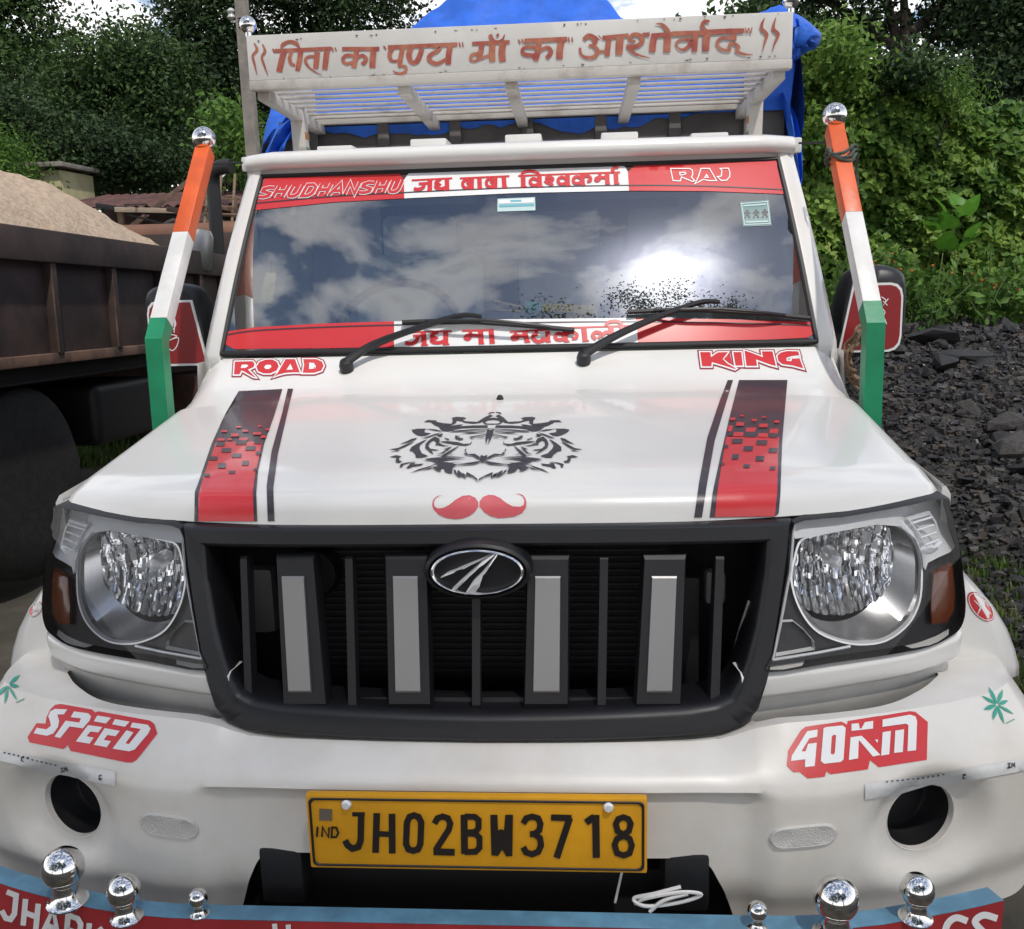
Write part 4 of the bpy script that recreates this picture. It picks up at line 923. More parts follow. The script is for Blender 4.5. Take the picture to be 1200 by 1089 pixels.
for s in (-1, 1):
    q = lambda pts, dy: [Vector((s*x, yH(x, z)+dy, z)) for x, z in pts]
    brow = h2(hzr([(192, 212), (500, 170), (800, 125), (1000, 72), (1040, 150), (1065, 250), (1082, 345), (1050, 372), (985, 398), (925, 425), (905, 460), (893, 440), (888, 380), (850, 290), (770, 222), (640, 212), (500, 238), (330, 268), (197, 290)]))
    lo = sorted(brow[10:]); bdy = lambda x, z: 0.006 + .6*max(0, z-float(np.interp(x, [p[0] for p in lo], [p[1] for p in lo])))
    qb = lambda pts, e: [Vector((s*x, yH(x, z)+bdy(x, z)+e, z)) for x, z in pts]
    # black housing plate with a hole for the bowl
    HOi = HO
    V, F = fill2d([HOi, BW], .016); b = MB(); b.add([Vector((s*v.x, yH(v.x, v.y)+(bdy(v.x, v.y)+.03 if v.y > float(np.interp(v.x, [p[0] for p in lo], [p[1] for p in lo]))-.004 and v.x < .80 else .022), v.y)) for v in V], F)
    hl = b.build('headlight', 'plastic', T, True, 60)
    # bowl: satin outer cone, then fluted reflector dish
    sc = lambda k, cx, cz: [(cx+(x-cx)*k, cz+(z-cz)*k) for x, z in BW]
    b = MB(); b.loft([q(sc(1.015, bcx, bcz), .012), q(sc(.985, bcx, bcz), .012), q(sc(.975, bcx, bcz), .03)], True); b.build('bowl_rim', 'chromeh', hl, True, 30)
    n = len(BW); circ = []
    for (x, z) in BW:
        a = math.atan2(z-bcz, x-bcx); circ.append((icx+ir*1.0*math.cos(a), icz+ir*.98*math.sin(a)))
    clampc = [(x, z) if inpoly(x, z, BW) else (bcx+(bx-bcx)*.93, bcz+(bz-bcz)*.93) for (x, z), (bx, bz) in zip(circ, BW)]
    b = MB(); b.loft([q(sc(.98, bcx, bcz), .022), q(sc(.95, bcx, bcz), .030), q(clampc, .062)], True); b.build('bowl', 'bowl', hl, True, 30)
    sc2 = lambda k: [(icx+(x-icx)*k, icz+(z-icz)*k) for x, z in clampc]
    xs_ = [p[0] for p in clampc]; xa, xb = min(xs_)+.0015, max(xs_)-.0015; NS = 12; b = MB()
    def zspan(x):
        h_ = []
        for (p0, p1) in zip(clampc, clampc[1:]+clampc[:1]):
            if (p0[0] > x) != (p1[0] > x): h_.append(p0[1]+(p1[1]-p0[1])*(x-p0[0])/(p1[0]-p0[0]))
        return (min(h_), max(h_)) if len(h_) > 1 else (icz, icz)
    for st in range(NS):
        cols = []
        for f_ in (0, .25, .5, .75, 1):
            x = xa+(xb-xa)*(st+f_)/NS; z0_, z1_ = zspan(x); col_ = []
            for k_ in range(17):
                z = z0_+(z1_-z0_)*k_/16; r_ = min(1, math.hypot(x-icx, z-icz)/ir)
                blk = ((z-icz)/.030+.37*st) % 1.0
                col_.append(Vector((s*x, yH(icx, icz)+.063+.066*(1-r_*r_) - .0055*(1-(2*f_-1)**2) + .004*blk, z)))
            cols.append(col_)
        b.loft(cols, False)
    b.build('reflector', 'flute', hl, True, 14)
    b = MB(); c0 = Vector((s*icx, yH(icx, icz)+.12, icz)); b.lathe([(.014, 0), (.014, .03), (.011, .05), (.004, .056), (0, .057)], c0, (0, -1, 0), 16); b.build('bulb', 'chromeh', hl)
    # chrome brow and park lamp pocket
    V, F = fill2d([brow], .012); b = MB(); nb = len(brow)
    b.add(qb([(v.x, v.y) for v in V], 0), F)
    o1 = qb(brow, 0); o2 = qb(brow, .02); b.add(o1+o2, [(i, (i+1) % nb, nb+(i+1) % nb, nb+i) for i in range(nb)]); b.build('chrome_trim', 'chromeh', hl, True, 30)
    poc = h2(hzr([(800, 175), (930, 140), (965, 190), (990, 270), (1000, 310), (960, 345), (915, 340), (870, 270)]))
    cx = sum(p[0] for p in poc)/len(poc); cz = sum(p[1] for p in poc)/len(poc); pk = lambda k: [(cx+(x-cx)*k, cz+(z-cz)*k) for x, z in poc]
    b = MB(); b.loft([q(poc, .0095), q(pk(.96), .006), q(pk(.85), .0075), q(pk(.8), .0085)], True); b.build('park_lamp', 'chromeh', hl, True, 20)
    b = MB()
    for i in range(4):
        a0 = h2(hzr([(835+22*i, 205+40*i)]))[0]; a1 = h2(hzr([(935+14*i, 175+40*i)]))[0]
        b.tube(q([a0, a1], .0075), .0022, 6)
    b.build('park_lamp_rib', 'chromeh', hl)
    am = h2(hzr([(955, 485), (1062, 430), (1076, 600), (1068, 700), (1030, 755), (945, 765), (940, 640)]))
    cx = sum(p[0] for p in am)/len(am); cz = sum(p[1] for p in am)/len(am); ak = lambda k: [(cx+(x-cx)*k, cz+(z-cz)*k) for x, z in am]
    b = MB(); b.loft([q(am, .022), q(ak(.97), .012), q(ak(.85), .010), q(ak(.4), .009), q(ak(.02), .009)], True); b.build('indicator', 'amber', hl, True, 40)
    cor = h2(hzr([(88, 945), (130, 745), (190, 742), (250, 790), (312, 862), (316, 905)]))
    cx = sum(p[0] for p in cor)/len(cor); cz = sum(p[1] for p in cor)/len(cor); ck = lambda k: [(cx+(x-cx)*k, cz+(z-cz)*k) for x, z in cor]
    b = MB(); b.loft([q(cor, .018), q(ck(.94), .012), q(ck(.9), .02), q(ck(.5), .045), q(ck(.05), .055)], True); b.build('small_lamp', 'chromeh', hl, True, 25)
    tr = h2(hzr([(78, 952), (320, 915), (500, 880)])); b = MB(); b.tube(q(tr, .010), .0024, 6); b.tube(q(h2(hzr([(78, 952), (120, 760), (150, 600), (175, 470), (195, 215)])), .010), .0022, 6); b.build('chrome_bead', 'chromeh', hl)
    # clear lens with turned-back rim
    V, F = fill2d([HO], .03); b = MB(); b.add(q([(v.x, v.y) for v in V], -.002 + 0), F); nl = len(HO)
    b.build('lens', 'lens', hl, True, 60, None, (0, -1, 0))
    b = MB(); bk = [Vector((s*x, yH(x, z)+(.05 if x < .7 else .10), z)) for x, z in HO]; HOo = [(x+(x-.615)*.012, z+(z-.91)*.02) for x, z in HO]
    b.loft([q(HO, -.0025), q(HOo, .004), [Vector((s*x, yH(x, z)+(.05 if x < .7 else .10), z)) for x, z in HOo]], True); b.build('lens_rim', 'rubber', hl, True, 40)
# ---- white sill under each headlight, grey panel under it
def hb(x):   # height of the lens's lower edge
    return np.interp(x, [.44, .50, .60, .70, .76, .80], [hz0, hz1, hz2, hz3, hz4, hz5])
_l = sorted([(p.x, p.z) for p in (hp(*q) for q in ((901, 787), (975, 776), (1040, 767), (1090, 757), (1112, 746), (1124, 737)))])
hz0, hz1, hz2, hz3, hz4, hz5 = [float(np.interp(x, [p[0] for p in _l], [p[1] for p in _l])) for x in (.44, .50, .60, .70, .76, .80)]
for s in (-1, 1):
    path = [(x, yH(x, .82), float(hb(x))) for x in np.linspace(.405, .77, 20)]
    x0, y0, z0 = path[-1]
    for k in range(1, 9):
        a = math.radians(80)*k/8; path.append((x0+.035*math.sin(a)*.9, y0+.02*k/8+.05*(1-math.cos(a)), z0+.004*k/8))
    for k in range(1, 4): path.append((path[-1][0]+.001, path[-1][1]+.05, path[-1][2]))
    prof = [(.04, -.002), (.004, -.003), (-.004, -.008), (-.006, -.016), (-.004, -.040), (.000, -.047), (.020, -.052), (.024, -.056)]
    prof2 = [(.020, -.050), (.016, -.056), (.016, -.11), (.03, -.15)]
    for nm, pf, mm in (('headlight_sill', prof, 'white'), ('lower_panel', prof2, 'under')):
        b = MB(); rows_ = []
        for i, p in enumerate(path):
            a = Vector(path[max(i-1, 0)][:2]); c = Vector(path[min(i+1, len(path)-1)][:2]); t = (c-a).normalized(); nn = Vector((-t.y, t.x))   # inward normal
            rows_.append([Vector((s*(p[0]+nn.x*o), p[1]+nn.y*o, p[2]+dz)) for o, dz in pf])
        b.loft(rows_, False); b.build(nm, mm, T, True, 60)

# ---- bumper: one pressed skin with fog lamp holes and lower opening
PL = [(0, .032), (.2, .033), (.34, .037), (.45, .043), (.55, .054), (.64, .072), (.72, .092), (.80, .120), (.86, .155), (.905, .21), (.93, .29), (.94, .40), (.945, .52), (.945, .62)]
PLs = [(p.x, p.y) for p in crom([(x, y, 0) for x, y in PL], 8)]
SL = [0.]
for a, c in zip(PLs, PLs[1:]): SL.append(SL[-1]+math.hypot(c[0]-a[0], c[1]-a[1]))
SMAX = SL[-1]
def plan(s):
    a = min(abs(s), SMAX-1e-4); x = float(np.interp(a, SL, [p[0] for p in PLs])); y = float(np.interp(a, SL, [p[1] for p in PLs]))
    a2 = min(a+.01, SMAX); a1 = a2-.02
    tx = float(np.interp(a2, SL, [p[0] for p in PLs])-np.interp(max(a1, 0), SL, [p[0] for p in PLs])) if a1 > 0 else 1.
    ty = float(np.interp(a2, SL, [p[1] for p in PLs])-np.interp(max(a1, 0), SL, [p[1] for p in PLs])) if a1 > 0 else 0.
    l = math.hypot(tx, ty); tx, ty = tx/l, ty/l; sg = 1 if s >= 0 else -1
    return sg*x, y, sg*-ty, tx       # point, inward normal
xs_of = lambda x: float(np.interp(x, [p[0] for p in PLs], SL))
def bump_at(px, py):
    """(s, z) on the bumper's plan surface"""
    def fy(x, z): return float(np.interp(abs(x), [p[0] for p in PLs], [p[1] for p in PLs]))
    p = at_surf(px, py, fy); return (math.copysign(xs_of(abs(p.x)), p.x), p.z)
f1, f2 = bump_at(69, 951), bump_at(1098, 972); FS = (f2[0]-f1[0])/2; FZ = (f1[1]+f2[1])/2 - .004; FR = .056
ztop = lambda s: np.interp(abs(s), [0, .33, .375, .40, .425, .47, .80, .95, 1.1, 1.4], [.692, .694, .698, .706, .716, .725, .736, .735, .728, .72])
zcr = lambda s: np.interp(abs(s), [0, .34, .44, .8, 1.4], [.652, .652, .648, .645, .64])
def boff(s, z):
    a = abs(s); zt = float(ztop(s)); zc = float(zcr(s)); o = 0.
    w = np.interp(a, [0, .36, .46, .9, 1.2], [.075, .078, .070, .07, .05])
    t = (z-zc)/(zt-zc); o += w*(.5*(t + math.sqrt(t*t+.012)) - .055) if True else 0   # crease, rounded
    rec = sm(.45, .40, a)*sm(zc+.004, zc-.016, z); o += .020*rec                      # plate recess
    d = math.hypot((a-FS)*.92, z-FZ+.004); o += .030*sm(.112, .056, d)                # dished surround of the fog hole
    o += .006*sm(.50, .60, a)*sm(.66, .62, z)*sm(.16, .09, abs(a-FS)*.8)             # step under the tape line
    o += .012*sm(.50, .44, z)
    return o
def bpt(s, z, extra=0.):
    x, y, nx, ny = plan(s); o = boff(s, z)+extra; return Vector((x+nx*o, y+ny*o, z))
OPh = [(p.x, p.y) for p in crom([(.396, .405, 0), (.376, .465, 0), (.364, .492, 0), (.352, .515, 0), (.338, .528, 0), (.315, .532, 0), (.28, .532, 0)], 4)]
OP = [(-x, z) for x, z in OPh] + [(x, z) for x, z in reversed(OPh)]
zb = .405
outer = [(s, zb) for s in np.linspace(-SMAX+.01, -.40, 40)] + [(s, z) for s, z in OP] + [(s, zb) for s in np.linspace(.40, SMAX-.01, 40)] + [(s, float(ztop(s))) for s in np.linspace(SMAX-.01, -SMAX+.01, 180)]
fogc = lambda sg, k=1.: [(sg*FS+k*FR*1.04*math.cos(2*PI*i/40), FZ+k*FR*math.sin(2*PI*i/40)) for i in range(40)]
V, F = fill2d([outer, fogc(1), fogc(-1)], .0125)
b = MB(); b.add([bpt(v.x, v.y) for v in V], F)
tl = [bpt(s, float(ztop(s))) for s in np.linspace(-SMAX+.01, SMAX-.01, 160)]; t2 = []
for s in np.linspace(-SMAX+.01, SMAX-.01, 160):
    x, y, nx, ny = plan(s); o = boff(s, float(ztop(s)))+(.05 if abs(s) < .42 else .026+.075*sm(.62, .90, abs(s))); t2.append(Vector((x+nx*o, y+ny*o, float(ztop(s))-.004)))
b.add(tl+t2, [(i, i+1, 161+i, 160+i) for i in range(159)])
bumper = b.build('bumper', 'bumper', T, True, 50)
op1 = [bpt(s, z) for s, z in OP]; op2 = [bpt(s, z, .06) for s, z in OP]
b = MB(); b.add(op1+op2, [(i, i+1, len(OP)+i+1, len(OP)+i) for i in range(len(OP)-1)]); b.build('opening_edge', 'plastic', bumper, True, 40)
for sg in (-1, 1):
    b = MB(); b.loft([[bpt(s, z, o) for s, z in fogc(sg, k)] for k, o in ((1.05, .0008), (1.02, -.0012), (1.0, -.0005), (.985, .010))], True); b.build('fog_lamp_rim', 'bumper', bumper, True, 50)
    b = MB(); b.loft([[bpt(s, z, o) for s, z in fogc(sg, k)] for k, o in ((.985, .010), (.97, .06), (.9, .065), (.1, .06))], True); b.f.append(tuple(len(b.v)-40+i for i in range(40))); b.build('fog_lamp_cover', 'plasticg', bumper, True, 50)
b = MB(); b.box((0, .17, .50), (.74, .04, .20)); b.build('lower_void', 'void', T)
for s in (-1, 1):
    b = MB(); b.box((s*.315, .10, .49), (.07, .10, .10), .01); b.build('tow_bracket', 'plasticg', T)
b = MB(); b.box((0, .6, .42), (.9, 1.0, .12), .02); b.build('engine_sump', 'void', T)
# reflectors on the bumper
SB = Surf(bumper)
def refl(px, name):
    px = [(v.x, v.y) for v in crom([(a_[0], a_[1], 0) for a_ in px], 4, True)]; c = (sum(p[0] for p in px)/len(px), sum(p[1] for p in px)/len(px)); K = lambda k: [(c[0]+(x-c[0])*k, c[1]+(y-c[1])*k) for x, y in px]
    b = MB(); b.loft([[SB.hit(*p, o) for p in K(k)] for k, o in ((1.05, -.002), (1.0, .003), (.94, .0045), (.9, .004), (.3, .004))], True); b.f.append(tuple(len(b.v)-len(px)+i for i in range(len(px)))); return b.build(name, 'reflector', bumper, True, 30)
def pill(q, r=.22):
    f = quadmap(q); return [f(u, v) for u, v in [(r, 0), (1-r, 0), (1-r*.3, .14), (1, .5), (1-r*.3, .86), (1-r, 1), (r, 1), (r*.3, .86), (0, .5), (r*.3, .14)]]
refl(pill([(165, 951), (232, 961), (233, 984), (166, 974)]), 'reflector')
refl(pill([(901, 972), (980, 964), (981, 987), (903, 995)]), 'reflector')
# ---- number plate
PP = Plane((0, -.001, .6), (0, -1, 0))
pc = [PP.hit(*p, 0) for p in ((361, 934), (757, 936), (760, 1026), (363, 1017))]
pz1 = (pc[0].z+pc[1].z)/2; pz0 = (pc[2].z+pc[3].z)/2; pw = .251
b = MB(); b.box((0, .008, (pz0+pz1)/2), (2*pw, .014, pz1-pz0), .003); plate = b.build('number_plate', 'plate', T, True, 30)
b = MB(); rr = lambda w, h, r, n=5: [(sx*(w-r)+r*math.cos(math.radians(a0+90*i/n)), sz*(h-r)+r*math.sin(math.radians(a0+90*i/n))) for sx, sz, a0 in ((1, 1, 0), (-1, 1, 90), (-1, -1, 180), (1, -1, 270)) for i in range(n+1)]
zc_ = (pz0+pz1)/2; hh = (pz1-pz0)/2
ring = lambda w, h, r, y: [Vector((x, y, zc_+z)) for x, z in rr(w, h, r)]
b.loft([ring(pw-.004, hh-.004, .008, .0005), ring(pw-.005, hh-.005, .008, -.0012), ring(pw-.007, hh-.007, .008, -.0012), ring(pw-.008, hh-.008, .008, .0005)], True); b.build('plate_border', 'pblack', plate)
for px, py in ((406, 943), (713, 946)):
    p = PP.hit(px, py, 0); b = MB(); b.lathe([(.0075, 0), (.0075, .004), (.0055, .007), (0, .0075)], (p.x, 0.001, p.z), (0, -1, 0), 14); b.build('plate_bolt', 'chromeh', plate)
PT = Plane((0, .0008, .6), (0, -1, 0))
pz_ = lambda pts: Z(350, 920, .35, pts)
pr = Print(PT, .0012)
def pst(pts, w=9.2, smooth=False, closed=False): pr.stroke(pz_(pts), w, smooth, 0, closed)
pst([(180,97),(222,97)], 5); pst([(210,92),(208,185),(200,206),(180,212),(164,200),(156,184)], 7.6)
pst([(262,93),(258,226)], 7.8); pst([(313,95),(314,228)], 7.8); pst([(260,162),(314,164)], 6.5)
pst([(363,125),(372,105),(387,100),(402,106),(411,124),(408,196),(400,214),(384,219),(368,214),(360,196)], 7.4, False, True)
pst([(455,128),(465,110),(482,104),(500,110),(508,128),(503,148),(462,212),(462,222)], 7.2); pst([(452,222),(523,224)], 8)
pst([(554,98),(556,229)], 8); pst([(556,104),(590,105),(603,116),(603,142),(592,156),(556,158)], 7); pst([(556,160),(592,162),(606,175),(606,208),(592,222),(556,223)], 7)
pr.fill([pz_([(642,98),(666,98),(668,150),(678,146),(688,150),(692,98),(718,98),(716,236),(696,238),(682,214),(668,236),(646,234)])])
pst([(752,128),(762,110),(782,104),(802,110),(810,128),(806,150),(790,162),(775,163)], 7.2); pst([(790,163),(808,176),(812,200),(802,222),(782,230),(762,224),(752,206)], 7.2)
pst([(845,107),(914,109)], 7.4); pst([(908,108),(864,242)], 8)
pst([(962,124),(990,104)], 8); pst([(995,98),(997,242)], 8.4)
pst([(1062,128),(1070,112),(1087,106),(1104,112),(1112,128),(1106,152),(1087,164),(1068,152)], 7, False, True); pst([(1058,198),(1066,178),(1088,168),(1108,178),(1116,200),(1108,226),(1088,234),(1066,226)], 7, False, True)
pst([(64,138),(62,172)], 2.4); pst([(79,172),(81,139),(101,173),(103,140)], 2.4); pst([(113,140),(111,173),(126,172),(134,158),(127,141)], 2.4, False, True)
pr.build('plate_characters', 'pblack', plate)
p2 = Print(PT, .0012); p2.fill([pz_([(70,78),(112,80),(112,119),(70,117)])]); p2.build('hologram', mat('hologram_grey', (.16, .13, .10), .4), plate)

# ---- painted box-section guard below the bumper with chrome knobs on it
ZG = .478
gb = [at(x, y, z=ZG) for x, y in ((-60, 1003), (0, 1020), (60, 1030), (107, 1043), (132, 1053), (180, 1057.5), (257, 1059))]
gbr = [at(x, y, z=ZG) for x, y in ((913, 1077), (1007, 1068), (1060, 1060), (1100, 1052), (1133, 1044), (1165, 1036))]
hx = [(0, -.004), (.36, -.004), (.46, -.003), (.52, .003), (.58, .014), (.69, .045), (.735, .060), (.768, .072)]
def gpath(off):
    pts = [(-.88, .112)] + [(-x, y) for x, y in reversed(hx[1:])] + hx; out = []
    for i, p in enumerate(pts):
        a = Vector(pts[max(i-1, 0)]); c = Vector(pts[min(i+1, len(pts)-1)]); t = (c-a).normalized(); n = Vector((t.y, -t.x))
        out.append(Vector((p[0]+n.x*off, p[1]+n.y*off, 0)))
    return out
g0, g1 = gpath(0), gpath(.033); UP = Vector((0, 0, 1))
b = MB(); b.loft([[p+UP*(ZG-.055) for p in g0], [p+UP*ZG for p in g0], [p+UP*ZG for p in g1]], False); b.f += []
guard = b.build('bumper_guard', 'blue', T, False)
b = MB(); b.loft([[p+UP*(ZG-.0005) for p in g1], [p+UP*(ZG-.165) for p in g1], [p+UP*(ZG-.165) for p in g0]], False); b.build('guard_front', 'stripred', guard, False)
def knob(px, py, r, name='chrome_knob'):
    # ball centre px, base sits on the guard's top face
    for _ in range(1): pass
    R_ = r
    d = ray(px, py); t = (ZG + R_*1.9 - CAM.z)/d.z; c = CAM + d*t; z0 = ZG
    prof = [(R_*.95, 0), (R_*.98, R_*.10), (R_*.80, R_*.20), (R_*.74, R_*.38), (R_*.62, R_*.48), (R_*.60, R_*.95)]
    h0 = R_*1.9
    for k in range(0, 13):
        a = math.radians(-52+142*k/12); prof.append((R_*math.cos(a), h0+R_*math.sin(a)))
    b = MB(); b.lathe(prof, (c.x, c.y, z0-.001), (0, 0, 1), 28); b.build(name, 'chrome', guard, True, 50)
for px, py, r in ((74, 1016, .0315), (145, 1043, .0245), (232, 1052, .0145), (888, 1067, .0145), (980, 1052, .0315), (1075, 1042, .0245)): knob(px, py, r)
# white letters on the red guard face
GP = [Surf(bpy.data.objects[o]) for o in ('guard_front',)][0]
pr = Print(GP, .0012); word(pr, 'JHARKHAND', [(4, 1043), (222, 1125), (219, 1158), (1, 1074)], 6.5, .0, .35); pr.build('lettering', 'wvinyl', guard)
pr = Print(GP, .0012)
pr.stroke([(1133, 1079), (1120, 1075), (1110, 1082), (1106, 1096)], 8); pr.stroke([(1168, 1076), (1152, 1072), (1142, 1080), (1152, 1092)], 8); pr.build('lettering', 'wvinyl', guard)
pr = Print(GP, .0012); pr.stroke([(322, 1082), (323, 1096)], 6); pr.stroke([(338, 1083), (339, 1097)], 6); pr.build('lettering', 'wvinyl', guard)
# white cable tie loops in the opening
b = MB(); b.tube(crom([(.235, .02, .476), (.25, .00, .50), (.30, -.005, .515), (.33, .0, .508), (.30, .0, .495), (.25, .0, .487), (.232, .01, .492), (.262, .0, .508), (.30, .0, .52)], 6), .0028, 6); b.tube([(.205, .03, .47), (.218, .03, .535)], .002, 6); b.build('loose_cable', 'wire', T)
b = MB(); b.tube(crom([(.255, .0, .478), (.275, -.004, .50), (.31, -.004, .512)], 6), .003, 6); b.build('loose_cable', 'wire', T)

# ---- wipers
def wiper(pivot, elbow, blade, name='wiper'):
    pv = Vector(pivot); b = MB(); b.lathe([(.016, -.02), (.017, .012), (.013, .024), (0, .027)], pv, (0, -.55, .8), 16)
    e = [Vector(p) for p in elbow]; path = [pv+Vector((0, -.008, .016))] + e
    q = crom(path, 5); n = len(q); b.tube(q, [.0115-.0065*i/(n-1) for i in range(n)], 8); w = b.build(name, 'plastic', T)
    B = [Vector(p) for p in blade]
    b = MB(); b.tube(crom(B, 6), .0065, 6); b.build('blade', 'rubber', w)
    m = (B[0]+B[-1])/2; b = MB()
    for k in (.14, .86): b.tube(crom([B[0].lerp(B[-1], .5)+Vector((0, -.024, .016)), B[0].lerp(B[-1], .5+(k-.5)*.55)+Vector((0, -.022, .012)), B[0].lerp(B[-1], k)+Vector((0, -.008, .006))], 5), .0042, 6)
    b.build('blade_bridge', 'plastic', w)
SW = Surf(windshield); SC = Surf(cowlo)
wv = lambda px, py, o: SW.hit(px, py, o, (600, 350))
wiper(SC.hit(407, 434, .004), [wv(440, 411, .03), wv(490, 392, .03), wv(540, 377, .03), wv(566, 377, .026)], [wv(473, 381, .014), wv(530, 379, .012), wv(600, 383, .012), wv(673, 390, .014)])
wiper(SC.hit(684, 425, .004), [wv(715, 403, .03), wv(760, 382, .03), wv(815, 362, .03), wv(840, 360, .026)], [wv(735, 369, .014), wv(800, 366, .012), wv(870, 369, .012), wv(946, 376, .014)])

# ---- tricolour poles on the fenders
for s in (-1, 1):
    top = Vector((s*.807, 1.298, 1.735)); bend = Vector((s*.803, .885, 1.272)); bot = Vector((s*.803, .875, .98))
    Pv = lambda px, py: None
    ow = top.lerp(bend, .485); wg = top.lerp(bend, .915)
    w_ = .040
    b = MB(); b.bar(top, ow, w_, w_, .003, (0, -1, 0)); po = b.build('flag_pole', 'orange', T, True, 30)
    b = MB(); b.bar(ow, wg, w_-.0005, w_-.0005, .002, (0, -1, 0)); b.build('white_section', 'polew', po, True, 30)
    d1 = (bend-wg).normalized(); yv = Vector((0, -1, 0))
    def sq(c, t):
        x = Vector((1, 0, 0)); u = t.cross(x).normalized(); h = w_/2-.0003; return [c+x*h+u*h, c-x*h+u*h, c-x*h-u*h, c+x*h-u*h]
    b = MB(); b.loft([sq(wg, d1), sq(bend, (d1+Vector((0, 0, -1))).normalized()), sq(bot, Vector((0, 0, -1)))], True, True); b.build('green_section', 'green', po, True, 20)
    b = MB(); prof = [(.012, -.004), (.012, .008)] + [(.030*math.cos(math.radians(-60+150*k/12)), .032+.030*math.sin(math.radians(-60+150*k/12))) for k in range(13)]
    b.lathe(prof, top, (0, 0, 1), 24); b.build('ball_cap', 'chrome', po, True, 50)
b = MB(); b.tube([(-.745, 1.40, 1.715), (-.80, 1.27, 1.70)], .003, 6); b.build('tie_wire', 'rubber', T); b = MB(); b.tube([(.745, 1.40, 1.715), (.80, 1.27, 1.70)], .003, 6); b.build('tie_wire', 'rubber', T)
rc = Vector((.807, 1.298, 1.735)).lerp(Vector((.803, .885, 1.272)), .16); pth = []
for i in range(46):
    a = 2*PI*i/15; pth.append(rc + Vector((.034*math.cos(a)+.004*math.sin(i*1.7), -.012+.030*math.sin(a), .010*math.sin(i*.9)-.012+.0006*i)))
pth += [rc+Vector((.05, .03, -.02)), rc+Vector((.055, .03, -.07)), rc+Vector((.03, .035, -.11))]
b = MB(); b.tube(pth, .0042, 6); b.build('rope', mat('rope_green_grey', (.10, .12, .10), .9, var=.4, vscale=90), T)
pth = []; rc = Vector((.86, 1.15, 1.175))
random.seed(4)
for i in range(90):
    a = 2*PI*i/13; pth.append(rc+Vector((.035*math.cos(a)+random.uniform(-.008, .008), random.uniform(-.02, .02), .075*math.sin(a)*(.8+.2*math.sin(i*.3))+random.uniform(-.006, .006))))
b = MB(); b.tube(crom(pth, 2), .0045, 5); b.build('rope_coil', 'rope', T)
# ---- mirrors
for s in (-1, 1):
    c = Vector((s*.906, 1.275, 1.282)); prof = []
    def msec(k, y): 
        o = [(-.098, -.115), (-.103, -.02), (-.082, .085), (-.060, .122), (-.02, .136), (.04, .136), (.082, .120), (.100, .085), (.104, .0), (.098, -.085), (.07, -.125), (0, -.136), (-.07, -.134)]
        return [c+Vector((s*x*k*.85, y, z*k*.85)) for x, z in o]
    mo = MB(); mo.loft([[p for p in crom(msec(.55, -.046), 3, True)], [p for p in crom(msec(.86, -.040), 3, True)], [p for p in crom(msec(.97, -.022), 3, True)], [p for p in crom(msec(1, .01), 3, True)], [p for p in crom(msec(.98, .045), 3, True)], [p for p in crom(msec(.9, .05), 3, True)]], True, True)
    mir = mo.build('side_mirror', 'plastic', T, True, 45)
    tr = [(-.062, .094), (.045, .094), (.062, .089), (.074, .076), (.079, .055), (.080, -.06), (.076, -.082), (.064, -.096), (.046, -.102), (-.096, -.102)]
    tq = lambda k, y: [c+Vector((s*(.0+x*k*.83), y, -.010+z*k*.83)) for x, z in tr]
    b = MB(); b.loft([tq(1.06, -.042), tq(1.06, -.0485), tq(.98, -.0485)], True); b.f.append(tuple(20+i for i in range(10))); b.build('cover_border', 'wvinyl', mir, False)
    b = MB(); b.add(tq(.985, -.0496), [tuple(range(10))]); b.build('cover_panel', 'mirror_red', mir, False)
    PMm = Plane(c+Vector((0, -.0506, 0)), (0, -1, 0)); pr = Print(PMm, 0)
    if s < 0:
        for pts in ([(204,372),(206,380),(203,386)], [(200,392),(207,394),(201,398)], [(198,399),(209,396),(207,406),(202,411),(197,408)], [(205,376),(204,390)]): pr.stroke(pts, 1.1)
    else:
        for pts in ([(1033,348),(1038,352),(1035,358),(1041,350)], [(1034,362),(1037,366),(1034,372)], [(1037,374),(1039,380)], [(1035,353),(1040,358)]): pr.stroke(pts, 1.1)
    pr.build('monogram', 'wvinyl', mir)
    b = MB(); b.tube(crom([c+Vector((-s*.06, .0, -.11)), c+Vector((-s*.10, .02, -.15)), c+Vector((-s*.14, .03, -.15))], 5), .016, 8); b.build('mirror_arm', 'plastic', mir)

# ---- lettered board and slatted rack over the cab
HY = 1.505; hzt = 2.062; hzb = 1.944; hw = .742
b = MB(); b.box((0, HY+.013, (hzt+hzb)/2), (2*hw, .026, hzt-hzb), .003); board = b.build('sign_board', 'board', T, True, 30)
b = MB(); b.box((0, HY+.016, hzb-.0125), (2*hw+.002, .036, .025), .003); b.build('board_rail', 'boardg', board, True, 30)
for s in (-1, 1):
    b = MB(); b.box((s*(hw-.012), HY+.32, (hzt+hzb)/2-.03), (.022, .60, hzt-hzb-.03), .003); b.build('side_board', 'boardg', board, True, 30)
    b = MB(); b.lathe([(.008, 0), (.008, .012)]+[(.023*math.cos(math.radians(-60+150*k/10)), .032+.023*math.sin(math.radians(-60+150*k/10))) for k in range(11)], (s*(hw-.004), HY+.012, hzt-.002), (0, 0, 1), 20); b.build('ball_cap', 'chrome', board, True, 50)
rack = MB(); rack.bar((-hw+.02, HY+.62, 1.925), (hw-.02, HY+.62, 1.925), .03, .03, .003); rack = rack.build('roof_rack', 'boardg', T, True, 30)
for i in range(8):
    y = HY+.075+i*.072; b = MB(); b.box((0, y, 1.934-.001*i), (2*hw-.04, .022, .006), .001); b.build('slat', 'boardg', rack, True, 30)
for x in (-.715, -.315, -.015, .325, .715):
    b = MB(); b.bar((x, HY+.03, 1.912), (x*.995, HY+.63, 1.895), .034, .030, .003); b.build('rack_bearer', 'boardg', rack, True, 30)
